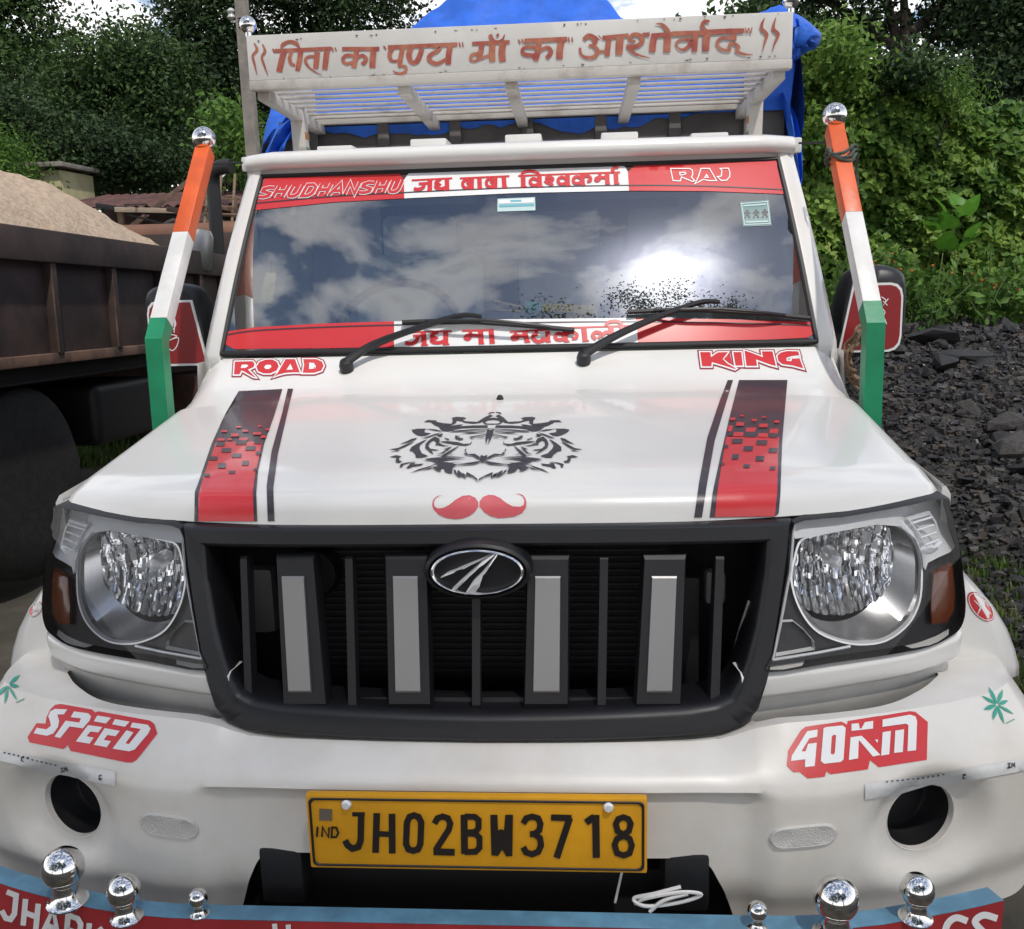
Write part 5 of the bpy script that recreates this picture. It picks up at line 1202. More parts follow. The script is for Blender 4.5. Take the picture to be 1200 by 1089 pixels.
for s in (-1, 1):
    b = MB(); b.bar((s*.715, HY+.40, 1.60), (s*.715, HY+.38, 1.93), .042, .05, .003, (0, -1, 0)); pst_ = b.build('rack_post', 'boardg', rack, True, 30)
    for zz_, cm in ((1.845, mat('faded_saffron', (.40, .20, .09), .7)), (1.80, mat('faded_green', (.16, .24, .16), .7))):
        b = MB(); b.box((s*.715, HY+.384+(1.93-zz_)*.06, zz_), (.0435, .0515, .022), .001); b.build('painted_band', cm, pst_)
# load body
b = MB(); b.box((0, 2.16, 1.42), (1.72, .03, 1.02), .005); lb = b.build('load_body', mat('load_body_shaded_paint', (.13, .12, .115), .7, var=.3, vscale=5), T, True, 30)  # wall and stakes dark grey: shade under the blue sheet put into their colour
for i in range(7):
    b = MB(); b.box((-.74+i*.247, 2.138, 1.45), (.04, .02, .94), .004); b.build('front_stake', lb.data.materials[0], lb)
for s in (-1, 1):
    b = MB(); b.box((s*.845, 3.38, 1.25), (.04, 2.42, .70), .006); b.build('side_wall', 'boardg', lb)
b = MB(); b.box((0, 4.6, 1.25), (1.7, .04, .70), .006); b.build('tailgate', 'boardg', lb)
b = MB(); b.box((0, 3.38, .86), (1.7, 2.44, .08), .006); b.build('bed_floor', 'boardg', lb)
b = MB(); b.box((0, 2.8, .62), (.8, 3.6, .14), .01); b.build('chassis', 'void', T)
for s in (-1, 1):
    wl = MB(); wl.lathe([(.20, -.10), (.335, -.10), (.36, -.075), (.365, 0), (.36, .075), (.335, .10), (.20, .10)], (s*.70, 3.85, .365), (1, 0, 0), 36); tw = wl.build('rear_wheel', 'tyre', T)
    wr = MB(); wr.lathe([(.02, .05), (.12, .06), (.19, .08), (.205, .10), (.205, -.10), (.02, -.10)], (s*.70, 3.85, .365), (s, 0, 0), 28); wr.build('rim', 'silver', tw)
# yellow corner lamp bracket behind the cab
b = MB(); b.box((.865, 2.10, 1.62), (.03, .04, .18), .004); b.build('yellow_bracket', mat('yellow_paint', (.50, .32, .03), .5), T)
# ---- cab interior
b = MB(); v, f = grid_mesh(25, 8, lambda a, c: Vector(((2*a-1)*.70, 1.085-.045*(1-(2*a-1)**2)+c*.34, 1.195+.02*math.sin(PI*c)-.05*c*c))); b.add(v, f); b.box((0, 1.40, 1.02), (1.42, .10, .28), .03); dash = b.build('dashboard', 'dash', T, True, 50)
for x in (-.36, .12, .45):
    w_ = .42 if x == -.36 else .30
    b = MB(); b.box((x, 1.93, 1.16), (w_, .13, .62), .055, Matrix.Rotation(math.radians(-10), 3, 'X'), 4); st = b.build('seat', 'seat', T, True, 60)
    b = MB(); b.box((x, 1.99, 1.52), (.24, .09, .15), .035, None, 4); b.build('headrest', 'seat', st, True, 60)
    b = MB(); b.box((x, 1.72, .86), (w_, .48, .16), .05, None, 3); b.build('cushion', 'seat', st, True, 60)
b = MB(); ctr = Vector((-.36, 1.50, 1.22)); ring_ = []
for i in range(41):
    a = 2*PI*i/40; ring_.append(ctr+Vector((.185*math.cos(a), -.185*math.sin(a)*math.sin(math.radians(40))*-1, .185*math.sin(a)*math.cos(math.radians(30)))))
b.tube(ring_, .013, 8, False); b.bar(ring_[0], ring_[20], .03, .015, .004); b.bar(ctr, ctr+Vector((0, -.25, -.15)), .05, .05, .01); b.build('steering_wheel', 'plastic', T, True, 60)
b = MB(); b.box((0, 1.42, 1.60), (.22, .03, .065), .012); b.build('rear_view_mirror', 'plastic', T)
gp = lambda px, py, o: SW.hit(px, py, o, (600, 330))
b = MB(); p0, p1 = gp(632, 352, -.05), gp(700, 356, -.05); b.tube([p0, p0.lerp(p1, .5), p1], [.016, .02, .018], 8); gl_ = b.build('straw_bundle', 'straw', T)
b = MB(); b.tube([gp(614, 352, -.05), gp(634, 355, -.05)], .024, 10); b.build('cord_band', mat('teal_cord', (.10, .34, .34), .7, var=.3, vscale=200, stretch=(1, .1, .1)), gl_)
b = MB(); b.tube([gp(577, 341, -.05), gp(614, 350, -.05)], .004, 6); b.tube([gp(580, 352, -.05), gp(614, 354, -.05)], .003, 6); b.build('straw_end', 'straw', gl_)
b = MB(); q4 = [gp(306, 312, -.03), gp(318, 313, -.03), gp(313, 349, -.03), gp(297, 348, -.03)]; b.add(q4+[p+Vector((0, .006, 0)) for p in q4], [(0, 1, 2, 3), (4, 5, 6, 7), (0, 1, 5, 4), (1, 2, 6, 5), (2, 3, 7, 6), (3, 0, 4, 7)]); hang = b.build('hanging_card', 'cream', T, False)
b = MB(); b.tube([gp(312, 300, -.03), gp(312, 312, -.03)], .003, 6); b.build('hanging_cord', 'rubber', hang)
# ================================================================== stickers, painted words and marks
SBN = Surf(bonnet, cowlo)
nz = SBN.hit(586, 468, 0); b = MB(); b.lathe([(.008, -.01), (.008, .002), (.006, .006), (.004, .009), (0, .010)], nz, (0, -.15, 1), 16); b.build('washer_nozzle', 'rubber', T)
# ---- bonnet stripes (rear end charcoal, front end red, pixel blocks between)
def stripe(base, red, slim, zf, darkblk, redblk):
    o = pfill([zf(base)], SBN, 'stripe', 'dark', bonnet, .0014, 5); pfill([zf(slim)], SBN, 'thin_stripe', 'dark', bonnet, .0014, 5)
    pfill([zf(red)], SBN, 'stripe_red', 'red', bonnet, .0024, 5)
    def quads(B):
        return [[(x-w/2, y-h/2), (x+w/2, y-h/2), (x+w/2-h*.18, y+h/2), (x-w/2-h*.18, y+h/2)] for x, y, w, h in B]
    for B, m_ in ((darkblk, 'dark'), (redblk, 'red')):
        for q in quads(B): pr = Print(SBN, .0034); pr.fill([zf(q)], 5); pr.build('stripe_block', m_, bonnet)
zl = lambda p: Z(220, 440, 140/847, p); zr = lambda p: Z(800, 430, 140/802, p)
stripe([(362,115),(672,100),(610,300),(545,480),(500,680),(488,830),(496,1036),(50,1036),(52,830),(75,770),(170,490),(260,290)],
       [(205,478),(530,478),(512,570),(478,720),(465,830),(476,1034),(82,1034),(80,860),(95,790),(140,650)],
       [(710,98),(748,98),(700,300),(640,560),(608,800),(618,1034),(570,1034),(560,790),(595,540),(670,270)], zl,
       [(238,498,60,32),(385,487,75,32),(280,542,68,30),(450,528,72,30),(352,580,66,28),(505,563,34,24),(188,600,58,26),(248,652,54,36),(415,634,46,34),(318,698,46,20),(142,720,38,20),(482,680,22,18),(500,487,50,22)],
       [(262,406,40,14),(364,376,36,12),(338,434,54,22),(412,404,40,14),(495,423,56,18),(240,466,56,18),(540,446,36,18),(512,370,24,10),(568,394,28,14),(400,462,62,18),(300,465,30,14)])
stripe([(378,92),(703,92),(668,500),(655,850),(640,1008),(180,1012),(200,850),(250,620),(310,360),(345,220)],
       [(292,478),(648,478),(640,560),(632,850),(614,1004),(212,1008),(230,850),(262,660)],
       [(302,92),(338,92),(290,250),(215,500),(165,780),(128,1012),(76,1012),(110,780),(165,480),(245,240)], zr,
       [(322,460,30,26),(458,464,76,36),(612,470,60,32),(368,510,70,32),(532,520,72,32),(442,560,62,32),(608,572,60,32),(292,546,30,22),(356,616,44,36),(520,628,56,34),(430,678,42,24),(604,692,36,22),(268,664,24,14)],
       [(336,360,34,18),(480,368,34,16),(632,378,34,18),(386,395,50,24),(542,405,58,24),(322,425,30,40),(458,434,66,30),(614,442,60,30),(398,338,26,10),(545,348,30,10),(376,464,66,28),(540,470,66,26)])
# ---- crowned tiger head: half traced, other half mirrored about the slanting centre line
tz = lambda p: Z(450, 475, 130/1200, p)
axis = lambda y: 580 - .25*(y-485)
TIG = [
 # crown
 [(430,188),(470,165),(560,168),(575,185),(640,198),(730,205),(745,175),(735,140),(780,130),(870,135),(890,150),(850,160),(880,178),(960,182),(1010,185),(1080,140),(1150,105),(1180,120),(1100,160),(1040,196),(960,205),(880,195),(840,180),(790,170),(775,200),(720,225),(640,222),(540,196),(500,188)],
 [(505,192),(560,205),(640,228),(720,228),(800,215),(860,212),(800,240),(700,245),(600,240),(560,228)],
 [(590,240),(700,248),(820,232),(960,224),(1120,222),(1125,246),(980,250),(850,255),(760,268),(700,290),(640,285),(610,265)],
 [(1125,95),(1150,82),(1195,78),(1195,86),(1160,90),(1140,100)],
 [(1060,180),(1110,150),(1190,140),(1190,162),(1120,170),(1090,195),(1120,205),(1190,205),(1190,215),(1090,212)],
 # ear
 [(300,272),(360,260),(460,260),(440,275),(440,300),(510,310),(450,335),(400,340),(350,325),(315,300)],
 [(450,262),(560,268),(640,290),(560,285)],
 # cheek fur, outside
 [(165,432),(260,390),(300,370),(360,358),(340,380),(270,408)],
 [(50,487),(150,470),(240,430),(330,395),(300,420),(220,462),(140,490)],
 [(60,515),(130,500),(190,488),(150,505)],
 [(60,568),(130,548),(190,560),(160,580),(170,610),(200,612),(170,632),(130,628),(125,600),(140,575)],
 [(170,680),(180,645),(230,632),(350,615),(270,635),(215,650),(190,682)],
 [(240,688),(275,655),(290,635),(350,628),(310,650),(430,640),(400,660),(310,672),(270,692)],
 [(280,745),(380,700),(470,675),(560,650),(480,685),(380,715)],
 [(400,722),(480,695),(560,668),(500,700)],
 # big cheek stripe
 [(275,500),(300,460),(350,430),(420,395),(475,375),(420,415),(390,440),(385,480),(410,530),(480,560),(400,575),(345,575),(340,540),(310,505)],
 [(445,470),(450,430),(490,385),(550,348),(600,370),(605,400),(560,440),(565,410),(540,385),(500,410),(480,450),(500,480),(600,495),(560,500),(510,495),(540,540),(500,520)],
 [(560,330),(600,325),(640,315),(620,345),(600,350)],
 [(400,370),(480,345),(560,318),(640,300),(560,330),(470,362)],
 # eye and brow
 [(600,400),(700,400),(800,410),(860,430),(930,425),(955,395),(940,430),(880,448),(820,440),(720,425),(640,412)],
 [(545,440),(600,420),(640,440),(720,455),(640,452),(590,440)],
 [(640,490),(740,455),(700,490),(640,530),(560,545),(620,525),(680,492)],
 [(620,560),(700,510),(830,440),(760,495),(690,545),(650,572)],
 [(650,370),(690,345),(660,365),(720,380),(690,388)],
 [(770,340),(830,345),(790,355),(860,375),(820,390),(770,370)],
 [(835,372),(860,365),(850,390)],
 [(600,340),(640,345),(610,352)],
 # forehead
 [(700,290),(800,285),(1000,270),(1190,265),(1190,272),(1000,280),(820,298),(740,300)],
 [(830,315),(900,305),(1100,295),(1100,302),(930,318)],
 [(920,355),(1010,340),(1110,322),(1110,330),(1000,352),(950,362),(985,378),(950,372)],
 [(985,372),(1060,358),(1105,350),(1060,366)],
 [(1118,275),(1165,285),(1150,340),(1120,380),(1104,440),(1098,380),(1105,320)],
 # nose and mouth
 [(862,540),(890,525),(870,500),(895,480),(885,505),(905,545),(980,540),(1030,570),(1045,600),(1010,590),(960,560),(900,556)],
 [(1045,560),(1062,556),(1085,570),(1082,610),(1060,622),(1035,600)],
 [(700,660),(840,650),(960,632),(1040,618),(1090,620),(1090,630),(1040,630),(990,650),(960,655),(850,662)],
 [(680,530),(760,552),(800,555),(720,550)],
 # jaw
 [(430,600),(540,585),(640,580),(900,585),(760,598),(640,612),(560,618),(470,612)],
 [(560,560),(700,570),(880,578),(640,580)],
 [(520,640),(600,625),(720,640),(860,628),(740,645),(790,660),(740,690),(745,715),(740,750),(700,745),(660,730),(650,690),(610,700),(620,730),(585,728),(540,700),(525,685),(570,680),(600,660)],
 [(755,710),(780,725),(790,760),(800,718),(830,740),(850,790),(835,745),(880,765),(880,800),(895,740),(960,775),(1010,812),(1012,838),(960,795),(900,775),(882,808),(845,785),(812,792),(780,765),(760,745)],
]
pr = Print(SBN, .0010)
for poly in TIG:
    P = tz(poly); pr.fill([P]); pr.fill([[(2*axis(y)-x, y) for x, y in P]])
pr.build('tiger_sticker', 'ink', bonnet)
# ---- moustache
mz_ = lambda p: Z(495, 570, 135/1200, p)
ML = [(222,102),(180,104),(140,125),(120,165),(125,210),(160,232),(215,228),(280,195),(350,140),(420,103),(490,96),(550,122),(582,165),(582,215),(550,262),(490,308),(420,335),(340,343),(250,330),(170,295),(120,245),(102,200),(108,155),(135,118),(175,100)]
MR = [(960,84),(1010,88),(1048,112),(1062,150),(1055,195),(1020,215),(940,210),(880,180),(810,125),(750,98),(690,92),(630,115),(596,160),(594,210),(640,265),(710,308),(790,332),(860,328),(960,315),(1040,275),(1080,225),(1086,175),(1075,130),(1045,95),(1010,82)]
pr = Print(SBN, .0010); pr.fill([mz_(ML)], 8); pr.fill([mz_(MR)], 8); pr.build('moustache_sticker', 'redpink', bonnet)
# ---- ROAD and KING on the cowl
rz = lambda p: Z(260, 405, 140/1200, p); kz = lambda p: Z(810, 400, 140/1200, p)
R_ = [(130,165),(310,160),(335,185),(325,225),(270,250),(330,310),(350,330),(320,325),(215,265),(200,262),(182,300),(120,300)]
R_h = [(205,200),(255,200),(265,212),(240,228),(195,230)]
O_ = [(345,220),(375,170),(440,145),(510,143),(560,170),(578,215),(555,260),(490,290),(420,290),(365,268)]
O_h = [(430,222),(450,203),(490,203),(498,220),(475,240),(442,240)]
A_ = [(640,140),(740,140),(790,280),(715,280),(640,285),(580,300),(520,325),(560,280)]
A_h = [(690,195),(712,245),(655,248)]
D_ = [(815,140),(950,140),(1010,165),(1028,210),(1005,260),(930,285),(810,285),(825,200)]
D_h = [(882,180),(925,185),(938,210),(920,238),(880,240)]
K_ = [(85,112),(195,112),(200,160),(265,115),(375,112),(320,185),(360,225),(455,280),(440,290),(330,255),(210,220),(205,262),(105,262)]
K_h = [(330,185),(385,130),(408,235)]
I_ = [(418,112),(505,112),(522,255),(440,255)]
N_ = [(530,95),(600,118),(715,162),(705,105),(818,105),(855,262),(790,245),(655,195),(665,258),(550,258)]
G_ = [(860,150),(895,118),(960,102),(1075,105),(1090,150),(1010,160),(960,175),(960,200),(1000,205),(1010,178),(1090,175),(1130,285),(1020,255),(910,240),(870,205)]
def grow(P, k):
    c = Vector((sum(p[0] for p in P)/len(P), sum(p[1] for p in P)/len(P))); out = []; n = len(P); A = sum(P[i][0]*P[(i+1) % n][1]-P[(i+1) % n][0]*P[i][1] for i in range(n)); sg = 1 if A > 0 else -1
    for i in range(n):
        a, b_, d = Vector(P[i-1][:2]), Vector(P[i][:2]), Vector(P[(i+1) % n][:2]); t1 = (b_-a).normalized(); t2 = (d-b_).normalized(); nn = Vector((t1.y+t2.y, -t1.x-t2.x))*sg
        if nn.length < .2: nn = Vector((t1.y, -t1.x))*sg
        nn.normalize(); m = max(nn.dot(Vector((t1.y, -t1.x))*sg), .5); out.append(tuple(b_+nn*(k/m)))
    return out
for zf, letters in ((rz, ((R_, R_h), (O_, O_h), (A_, A_h), (D_, D_h))), (kz, ((K_, K_h), (I_, None), (N_, None), (G_, None)))):
    pd, pw_, pk_ = Print(SBN, .0008), Print(SBN, .0014), Print(SBN, .0020)
    for o_, h_ in letters:
        pd.fill([zf(grow(o_, 22))]); pw_.fill([zf(grow(o_, 10))])
        pk_.fill([zf(grow(o_, -4))] + ([zf(grow(h_, 3))] if h_ else []))
    w0 = pd.build('lettering', 'darkred', cowlo); pw_.build('lettering', 'wvinyl', cowlo); pk_.build('lettering', 'red', cowlo)
# ---- SPEED and 40KM on the bumper
sz_ = lambda p: Z(20, 815, .15, p); fz_ = lambda p: Z(910, 825, 190/1200, p)
pr = Print(SB, .0010)
pr.fill([sz_([(155,218),(225,222),(232,175),(262,110),(300,75),(345,68),(590,112),(612,135),(640,125),(1040,198),(1075,225),(1098,300),(940,500),(905,525),(860,525),(420,435),(400,390),(365,420),(100,368),(85,325)])], 12)
pr.build('lettering', 'red', bumper)
pr = Print(SB, .0018)
for P in ([(300,108),(398,112),(372,150),(320,152),(335,200),(325,250),(290,300),(240,318),(135,298),(160,255),(235,268),(270,240),(262,200),(250,165),(265,128)],
          [(450,128),(560,142),(584,165),(572,200),(520,260),(415,245),(345,335),(298,325),(385,200),(490,215),(505,182),(425,172)],
          [(632,160),(740,178),(700,222),(605,205)], [(770,188),(885,208),(848,248),(748,228)],
          [(560,235),(672,250),(640,292),(580,285),(548,322),(605,332),(572,380),(465,362)], [(690,258),(808,280),(775,322),(712,312),(682,350),(740,360),(706,408),(605,388)],
          [(905,215),(1025,232),(1048,262),(1030,300),(925,425),(880,440),(752,418),(860,275),(915,292),(852,378),(880,382),(972,265),(890,252)]):
    pr.fill([sz_(P)])
pr.build('lettering', 'wvinyl', bumper)
pr = Print(SB, .0010)
pr.fill([fz_([(75,460),(85,345),(180,195),(215,170),(480,132),(520,155),(525,128),(745,92),(770,90),(985,55),(1025,60),(1118,135),(1110,415),(755,470),(690,415),(675,485),(400,522),(368,500),(355,540),(230,553),(170,505),(125,508)])], 12)
pr.build('lettering', 'red', bumper)
pr = Print(SB, .0018)
for P in ([(225,205),(302,192),(298,245),(240,258),(182,352),(212,355),(232,298),(295,290),(280,462),(208,470),(210,412),(105,425),(112,385)],
          [(552,150),(605,145),(612,185),(625,185),(650,138),(712,128),(710,185),(552,202)],
          [(545,250),(625,238),(655,265),(765,380),(710,392),(620,285),(605,270),(600,405),(532,418)],
          [(782,118),(985,82),(1025,95),(1036,130),(1028,345),(965,352),(972,160),(955,148),(780,172)], [(782,212),(842,202),(830,375),(770,385)], [(875,200),(940,190),(930,358),(866,365)], [(725,268),(748,265),(742,292)]):
    pr.fill([fz_(P)])
pr.fill([fz_([(345,185),(360,175),(485,162),(508,180),(492,415),(470,432),(350,445),(325,425)]), fz_([(405,245),(420,230),(438,235),(428,365),(415,378),(398,370)])])
pr.build('lettering', 'wvinyl', bumper)
# ---- reflective tape with small marks, flower transfers
for quad, marks in (([(0, 879), (136, 904.5), (136, 921), (0, 891)], ((28, 890), (76, 901), (119, 911))), ([(1013, 919), (1215, 887), (1215, 900), (1013, 936.5)], ((1080, 918), (1129, 909), (1183, 897)))):
    pfill([quad], SB, 'reflective_tape', 'tape', bumper, .002, 5)
    pr = Print(SB, .0032)
    for i, (x, y) in enumerate(marks):
        if i % 2 == (0 if quad[0][0] > 500 else 1):
            pr.stroke([(x-4, y-2), (x-1, y-2.6), (x-2.5, y), (x-1, y+1.6), (x-4, y+2.4)], 1.2, False); pr.stroke([(x+.5, y+2), (x+1, y-2.6), (x+2.4, y), (x+4, y-3), (x+4.4, y+1.2)], 1.2, False)
        else: pr.stroke([(x+2, y-2.4), (x-1, y-2.4), (x-1.6, y+1), (x+1.6, y+2)], 1.2, False)
    sgn = 1 if quad[0][0] > 500 else 0
    for k in range(12):
        if sgn: x, y = 1037+k*6, 917-k*.95-.6
        else: x, y = 6+k*5.4, 882.2+k*1.15
        pr.stroke([(x, y), (x+2.4, y+(-.4 if sgn else .5))], 1.4, False)
    pr.build('tape_marks', 'ink', bumper, 'stuff')
def flower(cx, cy, k, a0, name='flower_sticker'):
    pr = Print(SB, .0012)
    for i, (a, l, w) in enumerate(((200, 24, 7), (235, 26, 8), (280, 22, 9), (330, 16, 9), (20, 26, 6), (60, 28, 7), (95, 22, 9), (150, 20, 10))):
        t = math.radians(a+a0); dx_, dy_ = math.cos(t), math.sin(t)
        pr.stroke([(cx+dx_*2*k, cy+dy_*2*k), (cx+dx_*l*.55*k, cy+dy_*l*.55*k), (cx+dx_*l*k, cy+dy_*l*k)], [1.5*k, w*k*.62, .4*k])
    pr.stroke([(cx+12*k, cy+26*k), (cx+24*k, cy+20*k)], 1.2*k, False)
    if pr.b.v: pr.build(name, 'teal', bumper)
flower(1168, 826, .85, 10); flower(10, 803, .8, 40)
# round red badge transfers on the fender flares
fenders = [o for o in T.children if o.name.startswith('fender')]
SFN = Surf(*fenders)
for cx, cy, rx, ry, an in ((1149, 711, 21, 10.5, 50), (42, 714, 10, 6, -50)):
    e = lambda k: [(cx+k*(rx*math.cos(2*PI*i/28)*math.cos(math.radians(an))-ry*math.sin(2*PI*i/28)*math.sin(math.radians(an))), cy+k*(rx*math.cos(2*PI*i/28)*math.sin(math.radians(an))+ry*math.sin(2*PI*i/28)*math.cos(math.radians(an)))) for i in range(28)]
    pr = Print(SFN, .001); pr.fill([e(1)], 8)
    if pr.b.v: pr.build('round_badge', 'red', fenders[0])
    pr = Print(SFN, .0018); pr.stroke(e(.9), 1., False, 0, True)
    for a in (0, 120, 240):
        t = math.radians(a-60+an); pr.stroke([(cx, cy), (cx+rx*.62*math.cos(t), cy+rx*.5*math.sin(t))], [2.6, .5], False)
    if pr.b.v: pr.build('badge_star', 'wvinyl', fenders[0])
# ---- windshield bands
def band(polys, name, m, off=.0015): return pfill([polys], SW, name, m, windshield, off, 10)
band([(310, 210), (390, 205), (473, 201), (474, 233), (390, 237.5), (298, 247)], 'visor_band', 'red')
band([(473, 201), (600, 196), (735, 191), (737, 224), (600, 227), (474, 233)], 'visor_band', 'wvinyl')
band([(735, 191), (820, 188.5), (909, 187), (919, 228), (830, 224.5), (737, 224)], 'visor_band', 'red')
band([(266, 389), (300, 384), (380, 379.5), (462, 377), (462, 407), (380, 408.5), (275, 409.5), (264, 404)], 'lower_band', 'red')
band([(462, 377), (600, 374.5), (745, 373), (748, 404.5), (600, 406.5), (462, 407)], 'lower_band', 'wvinyl')
band([(745, 373), (850, 374.5), (950, 378), (954, 390), (947, 396), (850, 401), (748, 404.5)], 'lower_band', 'red')
pr = Print(SW, .0026); pr.stroke([(299, 239), (390, 231), (474, 226.5), (600, 221), (737, 218), (830, 219), (918, 223)], 1.3); pr.stroke([(266, 393), (300, 388), (380, 384), (462, 381.5), (600, 379), (745, 377.5), (850, 379), (952, 382)], 1.5); pr.build('band_line', 'dark', windshield)
# white outlined names
for txt, quad, sl in (('SHUDHANSHU', [(308, 220.5), (472, 212.5), (469.5, 226), (303.5, 233)], .02),):
    pr = Print(SW, .0030); word(pr, txt, quad, 5.0, sl, .20); pr.build('lettering', 'wvinyl', windshield)
    pr = Print(SW, .0040); word(pr, txt, quad, 3.3, sl, .20); pr.build('lettering', 'red', windshield)
vz = lambda p: Z(770, 180, .125, p)
pr = Print(SW, .0030)
for P in ([(125,148),(305,148),(330,165),(332,205),(320,228),(350,262),(330,270),(228,228),(215,265),(148,262)], [(210,185),(262,185),(268,198),(240,208),(215,210)], [(410,148),(490,148),(555,262),(480,262),(432,250),(400,268),(352,292),(385,225)], [(462,205),(478,232),(445,232)], [(588,148),(665,145),(680,185),(678,225),(650,258),(600,262),(562,225),(600,220),(605,165)]):
    pr.stroke(vz(P), 1.25, False, 0, True)
pr.build('lettering', 'wvinyl', windshield)
# जय बाबा विश्वकर्मा
jz = lambda p: Z(470, 185, 140/1200, p); wz = lambda p: Z(600, 185, 140/1200, p)
pr = Print(SW, .0030)
J1 = [([(108,234),(515,213)],2.0), ([(292,228),(290,335)],5.5), ([(262,340),(312,336)],1.6), ([(290,262),(180,270)],3.2), ([(232,262),(228,298),(205,318),(165,326),(130,318)],4.2),
      ([(462,220),(464,330)],5.2), ([(430,332),(490,328)],1.6), ([(400,222),(362,246),(352,268),(385,278),(350,296),(362,314),(410,318),(450,305)],3.8),
      ([(592,215),(1088,192)],2.0), ([(712,212),(710,318)],5.2), ([(700,250),(655,232),(622,258),(628,298),(665,312),(705,292)],3.6), ([(660,258),(690,290)],2.6), ([(788,208),(792,316)],5.2), ([(690,322),(735,320)],1.6), ([(768,318),(820,315)],1.6),
      ([(948,202),(945,308)],5.2), ([(935,240),(890,222),(860,248),(866,288),(905,302),(940,282)],3.6), ([(898,248),(925,280)],2.6), ([(1032,196),(1040,304)],5.2), ([(925,312),(968,310)],1.6), ([(1012,308),(1070,304)],1.6)]
J2 = [([(65,190),(1085,155)],2.0), ([(112,190),(115,300)],5.4), ([(88,302),(150,298)],1.6), ([(100,190),(110,158),(170,142),(240,150),(275,182)],3.2),
      ([(275,182),(280,296)],5.2), ([(250,300),(312,296)],1.6), ([(265,235),(215,218),(185,240),(190,272),(228,288),(268,268)],3.6),
      ([(335,215),(380,205),(410,222),(392,245),(345,252),(395,275),(405,290)],3.8), ([(345,215),(350,235),(372,228)],3.0),
      ([(558,178),(560,286)],5.2), ([(540,290),(588,288)],1.6), ([(545,222),(500,205),(465,228),(470,262),(508,275),(548,255)],3.6),
      ([(700,172),(712,282)],5.2), ([(690,285),(738,282)],1.6), ([(692,215),(650,200),(618,222),(622,258),(660,268),(700,250)],3.6), ([(712,205),(755,190),(788,212),(785,242),(755,245)],3.6),
      ([(955,162),(958,270)],5.2), ([(938,274),(985,272)],1.6), ([(880,165),(885,215),(862,240),(840,232),(858,210),(950,208)],3.4),
      ([(1042,158),(1048,268)],5.2), ([(1025,272),(1080,268)],1.6), ([(1020,155),(1008,128),(1035,108),(1068,106)],3.2)]
for f_, S_ in ((jz, J1), (wz, J2)):
    for pts, w in S_: pr.stroke(f_(pts), w, len(pts) > 2)
pr.build('lettering', 'red', windshield)
# जय माँ भद्रकाली, partly behind the wipers
a_ = lambda p: Z(455, 365, 160/1200, p); c_ = lambda p: Z(595, 365, 160/1200, p)
pr = Print(SW, .0030)
B1 = [([(120,190),(560,178)],2.0), ([(310,190),(318,298)],6), ([(290,304),(352,300)],1.7), ([(310,215),(220,222)],3), ([(265,215),(250,262),(210,288),(150,282)],4.6),
      ([(505,182),(508,290)],5.8), ([(480,298),(540,294)],1.7), ([(440,185),(395,205),(385,230),(420,240),(382,258),(400,278),(450,280),(495,265)],4.2),
      ([(650,175),(930,168)],2.0), ([(812,170),(818,285)],6), ([(795,290),(845,286)],1.7), ([(720,175),(728,220),(705,250),(678,240),(700,215),(812,220)],3.8), ([(905,168),(915,280)],6), ([(890,285),(940,281)],1.7)]
B2 = [([(20,185),(480,160)],2.0), ([(480,152),(1068,132)],2.0), ([(150,180),(170,270)],6), ([(150,276),(200,272)],1.7), ([(60,195),(90,235),(55,250),(40,235),(70,222),(160,222)],4),
      ([(250,178),(252,205)],4), ([(262,205),(225,220),(228,250),(262,270),(300,262),(310,235)],4.4), ([(350,180),(355,268)],5.4), ([(350,240),(300,272)],3.4), ([(335,273),(380,271)],1.7),
      ([(500,165),(510,268)],5.6), ([(495,272),(545,268)],1.7), ([(495,215),(450,200),(418,222),(430,250),(465,255),(500,240)],4), ([(515,205),(570,188),(608,210),(600,240),(565,242)],4),
      ([(668,150),(680,262)],6), ([(655,267),(715,262)],1.7), ([(905,140),(915,235)],6), ([(775,250),(745,220),(770,190),(810,195),(820,220),(860,190),(900,195)],4.2), ([(815,215),(795,245)],3),
      ([(1000,135),(1015,190)],6), ([(860,132),(885,102),(950,92),(990,108),(1005,140)],3.8)]
for f_, S_ in ((a_, B1), (c_, B2)):
    for pts, w in S_: pr.stroke(f_(pts), w, len(pts) > 2)
pr.build('lettering', 'red', windshield)
# small permits behind the glass
pfill([[(583, 233.5), (627, 231.5), (627.5, 247), (583, 248.5)]], SW, 'permit_sticker', 'palegreen', windshield, .0012, 12)
pr = Print(SW, .0020); pr.stroke([(585, 242), (626, 240.5)], 3.0, False); pr.stroke([(598, 236.5), (611, 236)], 2.4, False); pr.build('permit_print', mat('permit_blue', (.12, .40, .48), .5), windshield)
pr = Print(SW, .0020); pr.fill([[(584.5, 235), (625.5, 233.2), (625.5, 238), (584.5, 239.5)]]); pr.build('permit_print', 'wvinyl', windshield)
zq = lambda p: Z(560, 230, 1/3, p)
pfill([zq([(920, 22), (1022, 14), (1032, 104), (932, 108)])], SW, 'notice_sticker', mat('notice_teal', (.20, .30, .30), .5), windshield, .0012, 12)
pr = Print(SW, .0022); pr.stroke(zq([(926, 28), (1017, 21), (1026, 98), (937, 102)]), 1.1, False, 0, True)
pr.stroke(zq([(932, 36), (1012, 30)]), 1.6, False); pr.stroke(zq([(942, 93), (1020, 90)]), 1.8, False)
pr.build('notice_print', 'palegreen', windshield)
pr = Print(SW, .0022)
